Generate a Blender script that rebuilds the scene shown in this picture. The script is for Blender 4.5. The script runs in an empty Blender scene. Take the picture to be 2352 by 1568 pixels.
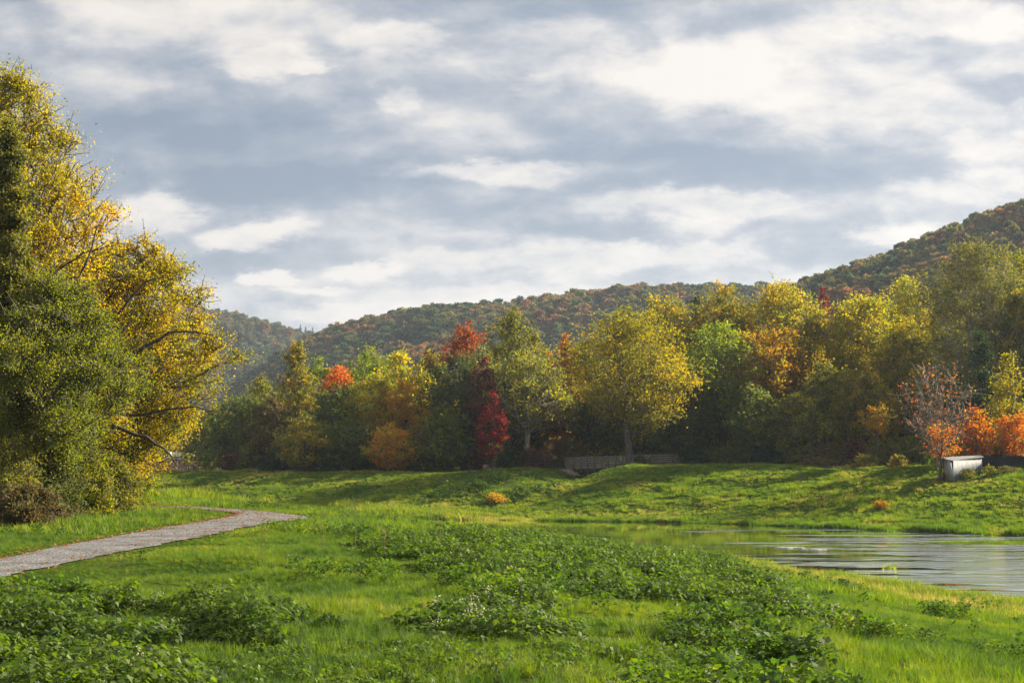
import bpy, math, random
import numpy as np
from math import radians as rad

# ------------------------------------------------------------------ basics
sc = bpy.context.scene
COL = sc.collection
rng = np.random.default_rng(7)
W0, H0, F0 = 2352.0, 1568.0, 3267.0          # pixel frame used while measuring the place; 50 mm lens
CAMZ = 3.0
PITCH = math.atan((1028 - 784) / F0)

def ray(px, py):
    xc = (px - W0/2)/F0; yc = (H0/2 - py)/F0
    c, s = math.cos(PITCH), math.sin(PITCH)
    return xc/(c - yc*s), (s + yc*c)/(c - yc*s)       # X/Y and (Z-cam)/Y
def at(px, py, Y):
    u, v = ray(px, py); return (u*Y, Y, CAMZ + v*Y)

# ------------------------------------------------------------------ value noise
_perm = np.random.default_rng(3).permutation(4096)
def _h(ix, iy, s):
    return _perm[(_perm[(ix + s*131) & 4095] + iy) & 4095]/4095.0
def vn(x, y, s=0):
    x = np.asarray(x, float); y = np.asarray(y, float)
    ix = np.floor(x).astype(int); iy = np.floor(y).astype(int)
    fx = x-ix; fy = y-iy
    fx = fx*fx*(3-2*fx); fy = fy*fy*(3-2*fy)
    a = _h(ix, iy, s); b = _h(ix+1, iy, s); c = _h(ix, iy+1, s); d = _h(ix+1, iy+1, s)
    return (a*(1-fx)+b*fx)*(1-fy)+(c*(1-fx)+d*fx)*fy
def fbm(x, y, s=0, o=3):
    t = 0; a = 1; n = 0
    for k in range(o):
        t = t + a*vn(x*2**k, y*2**k, s+k); n += a; a *= .5
    return t/n

# ------------------------------------------------------------------ terrain
NEAR = np.array([(90,-200),(60,-100),(38,0),(34,20),(31,35),(27,50),(22.7,63),(17.8,77),(12,92),(4,105),(-5,115),(-22,127),(-47,140),(-100,160),(-260,205),(-3000,900)], float)
FAR = np.array([(3000,-900),(300,50),(100,92),(55,107),(40.7,113),(30.8,122),(21,131),(13.3,134.5),(-5,139),(-25,146),(-50,156),(-100,175),(-260,222),(-3000,940)], float)
def pdist(X, Y, L):
    d = np.full(X.shape, 1e9)
    for (ax, ay), (bx, by) in zip(L[:-1], L[1:]):
        vx, vy = bx-ax, by-ay
        t = np.clip(((X-ax)*vx+(Y-ay)*vy)/max(vx*vx+vy*vy, 1e-9), 0, 1)
        d = np.minimum(d, np.hypot(X-ax-t*vx, Y-ay-t*vy))
    return d
def sst(t):
    t = np.clip(t, 0, 1); return t*t*(3-2*t)
WATER = -4.0
GA, GB = (15.0, 205.0), (1.5, 139.0)
def dnear(X, Y):
    Xs = np.interp(Y, NEAR[:,1], NEAR[:,0])
    return pdist(X, Y, NEAR)*np.where(X < Xs, 1, -1)
def dfar(X, Y):
    o = FAR[np.argsort(FAR[:,0])]
    Ys = np.interp(X, o[:,0], o[:,1])
    return pdist(X, Y, FAR)*np.where(Y > Ys, 1, -1)
def ter(X, Y, bumps=True):
    X = np.clip(np.asarray(X, float), -4600, 4600); Y = np.asarray(Y, float)
    dn = dnear(X, Y); df = dfar(X, Y)
    zn = np.where(dn > 0, WATER + 4.0*(0.75*sst(dn/33)+0.25*np.clip(dn/33,0,1)**.8), WATER + dn*.35)
    zt = -0.2 + 1.0*sst((X+12)/26)
    zf = np.where(df > 0, WATER + (zt-WATER)*(0.7*sst(df/30)+0.3*np.clip(df/30,0,1)), WATER + df*.35)
    zf = zf - 3.2*sst((df-34)/20)*sst((-34-X)/10)*(df > 0)
    # drainage gully that runs from under the footbridge to the river
    gx, gy = GB[0]-GA[0], GB[1]-GA[1]
    t = ((X-GA[0])*gx+(Y-GA[1])*gy)/(gx*gx+gy*gy)
    tc = np.clip(t, 0, 1)
    dg = np.minimum(60, np.hypot(X-GA[0]-tc*gx, Y-GA[1]-tc*gy))
    zf = zf - np.where(df > 0, (2.9-2.5*sst((t-.2)*1.4))*np.exp(-(dg/(2.6+2.2*tc))**2), 0)
    z = np.maximum(np.maximum(zn, zf), -5.5)
    if bumps:
        path = sst((pathdist(X, Y)-.3)/2.0)
        land = np.clip((z-WATER)/1.2, 0, 1)
        far = 1/(1+np.maximum(Y-250, 0)/200)
        z = z + land*path*far*((fbm(X/5, Y/5, 5)-.5)*np.where(Y > 105, .85, .42) + (fbm(X/1.8, Y/1.4, 9, 2)-.5)*np.where(Y > 105, .40, .16))
    return z
# gravel path outline, traced on the levee top (z = 0)
def g0(px, py, z=0.0):
    u, v = ray(px, py); Y = (z-CAMZ)/v; return (u*Y, Y)
PATH_L = [(-14.2,-20),(-14.2,20),g0(0,1285),g0(100,1262),g0(200,1244),g0(300,1226),g0(380,1212),g0(460,1199),g0(520,1189),g0(550,1181),g0(535,1176),g0(490,1173),g0(400,1166),g0(300,1160),g0(100,1152),g0(-300,1140)]
PATH_R = [(-11.6,-20),(-11.8,20),g0(0,1326),g0(100,1305),g0(200,1285),g0(300,1264),g0(400,1245),g0(500,1225),g0(600,1204),g0(690,1187),g0(710,1180),g0(690,1175),g0(600,1169),g0(480,1166),g0(340,1160),g0(160,1151),g0(60,1147),g0(-300,1136)]
def resample(L, n):
    L = np.array(L, float); s = np.r_[0, np.cumsum(np.hypot(*np.diff(L, axis=0).T))]
    # smooth: two Chaikin passes
    for _ in range(2):
        q = np.empty((2*len(L)-2, 2)); q[0::2] = .75*L[:-1]+.25*L[1:]; q[1::2] = .25*L[:-1]+.75*L[1:]
        L = np.vstack([L[:1], q, L[-1:]])
    s = np.r_[0, np.cumsum(np.hypot(*np.diff(L, axis=0).T))]
    t = np.linspace(0, s[-1], n)
    return np.c_[np.interp(t, s, L[:,0]), np.interp(t, s, L[:,1])]
PL, PR = resample(PATH_L, 260), resample(PATH_R, 260)
PPOLY = np.vstack([PL, PR[::-1]])
def inpoly(X, Y, P):
    ins = np.zeros(X.shape, bool); n = len(P); j = n-1
    for i in range(n):
        xi, yi = P[i]; xj, yj = P[j]
        c = ((yi > Y) != (yj > Y)) & (X < (xj-xi)*(Y-yi)/((yj-yi) if yj != yi else 1e-9)+xi)
        ins ^= c; j = i
    return ins
def pathdist(X, Y):
    X = np.asarray(X, float); Y = np.asarray(Y, float)
    out = np.full(X.shape, 50.0)
    m = (X < 2) & (X > -60) & (Y < 110) & (Y > -30)
    if m.any():
        x, y = X[m], Y[m]
        d = np.minimum(pdist(x, y, PL[::4]), pdist(x, y, PR[::4]))
        d[inpoly(x, y, PPOLY[::2])] = 0
        out[m] = d
    return out
def hit(px, py, y0=12, y1=330, zo=0.):
    u, v = ray(px, py)
    Y = np.arange(y0, y1, .25); z = ter(u*Y, Y, False)+zo
    k = np.nonzero(CAMZ+v*Y <= z)[0]
    i = k[0] if len(k) else len(Y)-1
    return (u*Y[i], Y[i], z[i])
def tz(x, y): return float(ter(np.array([x]), np.array([y]))[0])

# ------------------------------------------------------------------ mesh helpers
def newobj(name, me, mats=(), parent=None):
    o = bpy.data.objects.new(name, me); COL.objects.link(o)
    for m in mats: me.materials.append(m)
    if parent: o.parent = parent
    return o
def mesh_np(name, V, Fq, tone=None, midx=None, smooth=False, extra=None):
    """V (n,3); Fq (m,k) faces all with k corners"""
    me = bpy.data.meshes.new(name)
    V = np.ascontiguousarray(V, np.float32); Fq = np.ascontiguousarray(Fq, np.int32)
    m, k = Fq.shape
    me.vertices.add(len(V)); me.vertices.foreach_set('co', V.ravel())
    me.loops.add(m*k); me.loops.foreach_set('vertex_index', Fq.ravel())
    me.polygons.add(m)
    me.polygons.foreach_set('loop_start', np.arange(0, m*k, k, dtype=np.int32))
    me.polygons.foreach_set('loop_total', np.full(m, k, np.int32))
    if smooth: me.polygons.foreach_set('use_smooth', np.ones(m, bool))
    if midx is not None: me.polygons.foreach_set('material_index', midx.astype(np.int32))
    if tone is not None:
        a = me.attributes.new('tone', 'FLOAT', 'FACE'); a.data.foreach_set('value', tone.astype(np.float32))
    if extra:
        for kk, vv in extra.items():
            a = me.attributes.new(kk, 'FLOAT', 'FACE'); a.data.foreach_set('value', vv.astype(np.float32))
    me.update(calc_edges=True)
    return me
def tag(o, label=None, cat=None, group=None, kind=None):
    if label: o['label'] = label
    if cat: o['category'] = cat
    if group: o['group'] = group
    if kind: o['kind'] = kind
    return o
def empty(name, loc):
    o = bpy.data.objects.new(name, None); o.empty_display_size = .3; COL.objects.link(o); o.location = loc; return o
def norm(a): return a/np.maximum(np.linalg.norm(a, axis=-1, keepdims=True), 1e-9)
def tubes(P, r, sides=4):
    """P (B,n,3) centre lines, r (B,n) radii -> verts, quads"""
    B, n, _ = P.shape
    T = np.empty_like(P); T[:,1:-1] = P[:,2:]-P[:,:-2]; T[:,0] = P[:,1]-P[:,0]; T[:,-1] = P[:,-1]-P[:,-2]
    T = norm(T)
    ref = np.where(np.abs(T[...,2:3]) > .9, np.array([1.,0,0]), np.array([0,0,1.]))
    A = norm(np.cross(T, ref)); Bn = np.cross(T, A)
    an = np.arange(sides)*2*np.pi/sides
    V = P[:,:,None,:] + r[:,:,None,None]*(A[:,:,None,:]*np.cos(an)[None,None,:,None] + Bn[:,:,None,:]*np.sin(an)[None,None,:,None])
    idx = np.arange(B*n*sides).reshape(B, n, sides)
    a = idx[:,:-1,:]; b = np.roll(idx, -1, 2)[:,:-1,:]; c = np.roll(idx, -1, 2)[:,1:,:]; d = idx[:,1:,:]
    return V.reshape(-1,3), np.stack([a,b,c,d], -1).reshape(-1,4)
class Geo:
    def __init__(s): s.V = []; s.F = []; s.n = 0; s.T = []
    def add(s, V, F, t=0.):
        s.V.append(V); s.F.append(F+s.n); s.n += len(V)
        s.T.append(np.full(len(F), t) if np.isscalar(t) else t)
    def mesh(s, name, smooth=False):
        return mesh_np(name, np.vstack(s.V), np.vstack(s.F), np.concatenate(s.T), smooth=smooth)
def box(c, size, rz=0, rx=0, ry=0):
    x, y, z = [q/2 for q in size]
    V = np.array([(-x,-y,-z),(x,-y,-z),(x,y,-z),(-x,y,-z),(-x,-y,z),(x,-y,z),(x,y,z),(-x,y,z)], float)
    if rx: cc, ss = math.cos(rx), math.sin(rx); V = V@np.array([[1,0,0],[0,cc,ss],[0,-ss,cc]])
    if ry: cc, ss = math.cos(ry), math.sin(ry); V = V@np.array([[cc,0,-ss],[0,1,0],[ss,0,cc]])
    if rz: cc, ss = math.cos(rz), math.sin(rz); V = V@np.array([[cc,ss,0],[-ss,cc,0],[0,0,1]])
    F = np.array([(0,3,2,1),(4,5,6,7),(0,1,5,4),(1,2,6,5),(2,3,7,6),(3,0,4,7)])
    return V+np.array(c, float), F
def beam(a, b, w, h):
    """rectangular bar from a to b"""
    a = np.array(a, float); b = np.array(b, float); d = b-a; L = np.linalg.norm(d); d /= L
    ref = np.array([0,0,1.]) if abs(d[2]) < .9 else np.array([0,1.,0])
    s = np.cross(d, ref); s /= np.linalg.norm(s); u = np.cross(s, d)
    V = []
    for p in (a, b):
        for i, j in ((-1,-1),(1,-1),(1,1),(-1,1)): V.append(p+s*i*w/2+u*j*h/2)
    F = np.array([(0,1,2,3),(7,6,5,4),(0,4,5,1),(1,5,6,2),(2,6,7,3),(3,7,4,0)])
    return np.array(V), F
def leaves(C, size, R, aspect=.6, droop=0., flat=0., fold=.18):
    """diamond shaped folded leaves at C (n,3); returns verts (4n), quads (n,4)"""
    n = len(C)
    d = R.normal(size=(n,3)); d[:,2] = d[:,2]*(1-flat)-droop; d = norm(d)
    w = R.normal(size=(n,3)); w[:,2] *= (1-flat)
    s = norm(np.cross(d, w) if flat < .5 else np.cross(d, np.array([0,0,1.])+w*.35))
    nn = np.cross(s, d)
    L = (size*(.65+.7*R.random(n)))[:,None]
    a = C-d*L*.5; b = C+d*L*.5
    l = C+s*L*aspect*.5+nn*L*fold; r = C-s*L*aspect*.5+nn*L*fold
    V = np.stack([a, l, b, r], 1).reshape(-1,3)
    return V, np.arange(4*n).reshape(n,4)

# ------------------------------------------------------------------ materials
def M(name):
    m = bpy.data.materials.new(name); m.use_nodes = True; nt = m.node_tree; nt.nodes.clear()
    out = nt.nodes.new('ShaderNodeOutputMaterial'); return m, nt, out
def N(nt, t, **k):
    n = nt.nodes.new(t)
    for a, b in k.items():
        if a.startswith('i_'):
            key = a[2:]
            n.inputs[int(key) if key.isdigit() else key].default_value = b
        else: setattr(n, a, b)
    return n
def ramp(nt, stops, fac=None, interp='LINEAR'):
    n = nt.nodes.new('ShaderNodeValToRGB'); cr = n.color_ramp; cr.interpolation = interp
    while len(cr.elements) > 1: cr.elements.remove(cr.elements[-1])
    cr.elements[0].position = stops[0][0]; cr.elements[0].color = (*stops[0][1], 1)
    for p, c in stops[1:]:
        e = cr.elements.new(p); e.color = (*c, 1)
    if fac is not None: nt.links.new(fac, n.inputs[0])
    return n
def leafmat(name, cols, trans=.55, attr='GEOMETRY', gloss=.03, rnd=.12):
    """cols: list of colours spread over the per-leaf tone"""
    m, nt, out = M(name); L = nt.links
    a = N(nt, 'ShaderNodeAttribute', attribute_name='tone', attribute_type=attr)
    fac = a.outputs['Fac']
    n = len(cols); r = ramp(nt, [(i/(n-1), c) for i, c in enumerate(cols)], fac)
    oi = N(nt, 'ShaderNodeObjectInfo')
    hs = N(nt, 'ShaderNodeHueSaturation')
    mr = N(nt, 'ShaderNodeMapRange', i_3=1-rnd*1.5, i_4=1+rnd*1.5); L.new(oi.outputs['Random'], mr.inputs[0]); L.new(mr.outputs[0], hs.inputs['Value'])
    L.new(r.outputs[0], hs.inputs['Color'])
    di = N(nt, 'ShaderNodeBsdfDiffuse'); tr = N(nt, 'ShaderNodeBsdfTranslucent'); gl = N(nt, 'ShaderNodeBsdfGlossy', i_Roughness=.6)
    L.new(hs.outputs[0], di.inputs[0])
    h2 = N(nt, 'ShaderNodeHueSaturation', i_Saturation=1.06, i_Value=1.8); L.new(hs.outputs[0], h2.inputs['Color']); L.new(h2.outputs[0], tr.inputs[0])
    mx = N(nt, 'ShaderNodeMixShader', i_0=trans); L.new(di.outputs[0], mx.inputs[1]); L.new(tr.outputs[0], mx.inputs[2])
    mg = N(nt, 'ShaderNodeMixShader', i_0=gloss); L.new(mx.outputs[0], mg.inputs[1]); L.new(gl.outputs[0], mg.inputs[2])
    L.new(mg.outputs[0], out.inputs[0]); return m
def simple(name, c1, c2, scale=3., rough=.85, detail=4., bump=.3, stretch=(1,1,1), metallic=0., bdist=.02):
    m, nt, out = M(name); L = nt.links
    tc = N(nt, 'ShaderNodeTexCoord'); mp = N(nt, 'ShaderNodeMapping'); mp.inputs['Scale'].default_value = stretch
    L.new(tc.outputs['Object'], mp.inputs[0])
    nz = N(nt, 'ShaderNodeTexNoise', i_Scale=scale, i_Detail=detail, i_Roughness=.65); L.new(mp.outputs[0], nz.inputs['Vector'])
    r = ramp(nt, [(.3, c1), (.7, c2)], nz.outputs['Fac'])
    b = N(nt, 'ShaderNodeBsdfPrincipled', i_Roughness=rough, i_Metallic=metallic); L.new(r.outputs[0], b.inputs['Base Color'])
    if bump:
        bp = N(nt, 'ShaderNodeBump', i_Strength=bump, i_Distance=bdist); L.new(nz.outputs['Fac'], bp.inputs['Height']); L.new(bp.outputs[0], b.inputs['Normal'])
    L.new(b.outputs[0], out.inputs[0]); return m
BARK = simple('bark', (.045,.035,.028), (.12,.10,.082), 6, stretch=(1,1,.25))
BARK_PALE = simple('pale_bark', (.22,.20,.17), (.46,.42,.37), 5, stretch=(1,1,.3))
WOOD = simple('weathered_wood', (.14,.12,.10), (.36,.33,.29), 5, stretch=(.25,.25,3))
RAILW = simple('silvery_rail_board', (.20,.175,.15), (.44,.40,.35), 5, stretch=(3,3,.25))
POSTW = simple('grey_brown_post', (.09,.078,.065), (.22,.20,.17), 5)
SHEDROOF = simple('dull_zinc_roof', (.13,.13,.135), (.27,.265,.26), 2.5, rough=.7)
WOOD_DK = simple('dark_wood', (.02,.016,.013), (.06,.048,.04), 4)
METAL_SHED = simple('galvanised_sheet', (.09,.095,.10), (.30,.33,.345), 5., rough=.7, metallic=.1, stretch=(1.6,1.6,.22))
METAL_PINKISH = simple('pinkish_brown_sheet', (.20,.13,.10), (.38,.31,.27), 3, rough=.7)
WHITE = simple('white_paint', (.62,.62,.62), (.8,.8,.8), 3, rough=.5)
TARP = simple('black_fabric', (.006,.006,.007), (.016,.016,.018), 3, rough=.8)
GLASS = simple('window_glass', (.03,.04,.05), (.08,.1,.12), 1, rough=.15, bump=0)
ROOF = simple('roof_shingle', (.09,.09,.10), (.17,.17,.18), 6, rough=.9)
GREENP = simple('pale_green_paint', (.28,.42,.40), (.42,.55,.52), 3, rough=.5)
STONE = simple('river_stone', (.2,.18,.16), (.45,.42,.38), 4)

# palettes (leaf reflectance)
G_DK=(.030,.055,.016); G_MD=(.060,.100,.017); G_LT=(.10,.17,.018); OLV=(.115,.118,.020); OLV2=(.14,.13,.022)
YG=(.22,.25,.016); YEL=(.42,.32,.018); GLD=(.42,.24,.018); ORG=(.42,.16,.016); RO=(.45,.09,.016); RED=(.30,.030,.020); CRM=(.24,.016,.022); MAR=(.12,.025,.02); BRN=(.13,.075,.03)
LM = {
 'olive': leafmat('olive_leaves', [(.045,.065,.016), OLV, OLV2, YG, GLD]),
 'green': leafmat('green_leaves', [(.03,.055,.014), G_MD, OLV2, G_LT, YG]),
 'darkgreen': leafmat('dark_green_leaves', [(.010,.022,.009), G_DK, G_MD], trans=.3),
 'yellowgreen': leafmat('yellow_green_leaves', [G_MD, OLV2, YG, YEL]),
 'yellow': leafmat('yellow_leaves', [OLV, YG, YEL, YEL]),
 'gold': leafmat('gold_leaves', [OLV, OLV2, YG, GLD, YEL]),
 'orange': leafmat('orange_leaves', [OLV2, YG, GLD, (.44,.20,.018), GLD, YEL]),
 'redorange': leafmat('red_orange_leaves', [OLV2, GLD, ORG, RO, ORG, RO]),
 'crimson': leafmat('crimson_leaves', [OLV, MAR, CRM, (.20,.05,.022), RED]),
 'maroon': leafmat('maroon_leaves', [G_DK, MAR, BRN, MAR]),
 'brown': leafmat('brown_leaves', [G_DK, BRN, OLV, BRN]),
 'redtop': leafmat('red_topped_leaves', [G_DK, G_MD, OLV, OLV2, RO, (.30,.09,.02), RED, OLV2]),
 'orangetop': leafmat('orange_topped_leaves', [G_DK, G_MD, OLV, OLV2, ORG, RO, ORG]),
 'goldenrod': leafmat('goldenrod_leaves', [G_MD, OLV2, GLD]),
 'lime': leafmat('lime_leaves', [(.05,.085,.012), (.11,.15,.012), (.20,.24,.014), YG]),
 'bigyellow': leafmat('lemon_leaves', [(.06,.085,.014), (.14,.15,.014), (.24,.215,.014), (.37,.28,.016), GLD]),
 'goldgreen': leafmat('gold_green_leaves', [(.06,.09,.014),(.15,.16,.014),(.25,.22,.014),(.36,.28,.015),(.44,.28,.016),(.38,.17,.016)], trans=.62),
 'olivelime': leafmat('olive_lime_leaves', [(.07,.10,.012),(.15,.18,.013),(.22,.24,.014),(.30,.28,.015)], trans=.62),
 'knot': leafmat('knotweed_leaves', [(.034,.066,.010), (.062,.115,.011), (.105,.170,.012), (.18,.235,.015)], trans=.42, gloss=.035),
}

# ------------------------------------------------------------------ trees
PROF = {
 'round': lambda u: np.sqrt(np.clip(1-(2*u-1)**2, 0, 1))*.85+.15*(1-u),
 'oval':  lambda u: np.clip(np.sin(np.pi*np.clip(u, 0, 1)**.75), 0, 1)**.7,
 'cone':  lambda u: np.clip(1.05-u, .05, 1)**.8*np.clip(u*5+.3, 0, 1),
 'spread':lambda u: np.clip(np.sin(np.pi*(.12+.88*u)**1.25), 0, 1)**.6,
 'bush':  lambda u: np.sqrt(np.clip(1-u*u*.95, 0, 1)),
}
def gen_tree(H, R, hb, prof, nlimb, nclump, nleaf, ls, seed, tr=.22, sig=.14, lean=(0,0), tint='rand', trunks=1, tw=3, leafdens=1., lower=.5, squash=1., thick=1., limbs=()):
    g = np.random.default_rng(seed); pf = PROF[prof]
    wood = Geo(); LP = []
    samples = []; srad = []
    for k in range(trunks):
        n = 9; t = np.linspace(0, 1, n)
        off = g.normal(0, .16*R, 2) if trunks > 1 else np.zeros(2)
        top = np.array([lean[0]+off[0]*1.1, lean[1]+off[1]*1.1, H*.80])
        P = t[:,None]*top; P[:,:2] += (off*.15)*(1-t)[:,None]+np.cumsum(g.normal(0, .010*H, (n,2)), 0)*t[:,None]
        rr = tr*(1-.965*t)**.9; rr[0] *= 1.35
        V, F = tubes(P[None], rr[None], 7); wood.add(V, F)
        samples.append(P[2:]); srad.append(rr[2:])
        nl = max(2, nlimb//trunks)
        for j in range(nl):
            th = g.random()*2*np.pi; u = (j+.5)/nl
            zs = hb*.75+(H*.72-hb*.75)*u**1.1*.9
            i = zs/(H*.82); s = np.array([np.interp(i, t, P[:,q]) for q in range(3)])
            uu = np.clip(u*.75+.18+g.normal(0,.06), .05, .95)
            re = R*pf(np.array(uu))*(.6+.3*g.random())
            e = np.array([lean[0]*uu+math.cos(th)*re, lean[1]*uu+math.sin(th)*re, hb+(H-hb)*uu])
            mid = (s+e)/2+np.array([0,0,-.06*H*(.2+g.random())])+g.normal(0, .03*R, 3)
            q = np.linspace(0, 1, 7)[:,None]
            Lb = (1-q)**2*s+2*q*(1-q)*mid+q*q*e; Lb[1:-1] += g.normal(0, .018*R, (5,3))
            r0 = tr*.5*(1-.45*u); rl = r0*(1-.85*q[:,0])
            V, F = tubes(Lb[None], rl[None], 5); wood.add(V, F)
            samples.append(Lb[2:]); srad.append(rl[2:])
    for Pl, ra in limbs:
        Pl = np.array(Pl, float); tt_ = np.linspace(0, 1, len(Pl)); q = np.linspace(0, 1, 12)
        Lb = np.stack([np.interp(q, tt_, Pl[:,c_]) for c_ in range(3)], 1); Lb[1:-1] = (Lb[:-2]+2*Lb[1:-1]+Lb[2:])/4
        Lb[1:-1] += g.normal(0, .05, (10,3)); rl = ra*(1-.85*q)
        V, F = tubes(Lb[None], rl[None], 6); wood.add(V, F)
        samples.append(Lb[1:]); srad.append(rl[1:])
    S = np.vstack(samples); SR = np.concatenate(srad)
    # clumps of foliage in an uneven envelope
    ph = g.random(4)*6.28
    u = g.random(nclump*4); keep = g.random(nclump*4) < (pf(u)+.15)/1.15; u = u[keep][:nclump]; nclump = len(u)
    th = g.random(nclump)*2*np.pi
    lump = 1+.20*np.sin(2*th+ph[0])+.16*np.sin(3*th+ph[1]+u*4)+.16*np.sin(5*th+ph[2]-u*7)+.14*np.sin(u*17+ph[3]+th)
    rr = R*pf(u)*lump*(g.random(nclump)**.42)
    C = np.c_[lean[0]*u+np.cos(th)*rr, lean[1]*u+np.sin(th)*rr*squash, hb+(H-hb)*u+g.normal(0,.02*H,nclump)]
    C[:,2] = np.maximum(C[:,2], .15)
    d = np.linalg.norm(C[:,None]-S[None], axis=2)+np.maximum(S[None,:,2]-C[:,None,2]+.05*H, 0)*1.5
    ia = d.argmin(1); A = S[ia]
    q = np.linspace(0, 1, 5)[None,:,None]
    mid = (A+C)/2+g.normal(0, .035*R, C.shape)+np.array([0,0,-.02*H])
    B = (1-q)**2*A[:,None]+2*q*(1-q)*mid[:,None]+q*q*C[:,None]
    r0 = np.minimum(SR[ia]*.7, tr*.22)
    V, F = tubes(B, np.maximum(r0[:,None]*(1-.85*q[0,:,0])[None], .006*thick), 3); wood.add(V, F)
    # twigs
    if tw:
        idx = np.repeat(np.arange(nclump), tw); st = B[idx, g.integers(2,5,len(idx))]
        e = C[idx]+g.normal(0, sig*R*1.15, (len(idx),3)); q3 = np.linspace(0,1,3)[None,:,None]
        m2 = (st+e)/2+g.normal(0, sig*R*.2, e.shape)
        TB = (1-q3)**2*st[:,None]+2*q3*(1-q3)*m2[:,None]+q3*q3*e[:,None]
        V, F = tubes(TB, np.tile(np.array([[.013,.010,.005]])*thick, (len(idx),1)), 3); wood.add(V, F)
    # leaves
    wgt = g.random(nclump)*.9+.3; n = g.multinomial(nleaf, wgt/wgt.sum()); ci = np.repeat(np.arange(nclump), n)
    half = g.random(len(ci)) < .45
    off = g.normal(0, 1, (len(ci),3))*np.array([1,1,.62])*sig*R*(.6+.7*g.random(nclump))[ci][:,None]
    Lc = C[ci]+off
    if tw:   # a share of the leaves sits along the twigs
        k = ci[half]*tw+g.integers(0, tw, half.sum()); f = g.random(half.sum())[:,None]
        tp = (1-f)**2*TB[k,0]+2*f*(1-f)*TB[k,1]*1.0+f*f*TB[k,2]
        Lc[half] = tp+g.normal(0, sig*R*.16, (half.sum(),3))
    Lc[:,2] = np.maximum(Lc[:,2], .05)
    tc = g.random(nclump)
    h = (Lc[:,2]-hb)/(H-hb)
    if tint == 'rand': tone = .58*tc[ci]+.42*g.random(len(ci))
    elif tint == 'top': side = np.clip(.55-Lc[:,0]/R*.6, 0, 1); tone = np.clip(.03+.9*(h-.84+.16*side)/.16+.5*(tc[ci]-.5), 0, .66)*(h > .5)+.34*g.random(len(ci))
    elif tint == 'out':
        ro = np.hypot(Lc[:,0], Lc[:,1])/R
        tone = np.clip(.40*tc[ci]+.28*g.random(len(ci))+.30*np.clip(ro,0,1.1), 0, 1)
    V, F = leaves(Lc, ls, g, aspect=.62, droop=.25)
    return wood, mesh_np('leaves', V, F, np.clip(tone, 0, 1))
def tree(name, label, cat, loc, pal, group=None, bark=None, leafless=False, **k):
    wood, lm = gen_tree(**k)
    t = tag(empty(name, loc), label, cat, group)
    w = newobj('trunk' if cat in ('tree',) else 'stems', wood.mesh('wood', True), [bark or BARK], t)
    l = newobj('crown' if cat in ('tree',) else 'foliage', lm, [LM[pal]], t)
    return t

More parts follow.
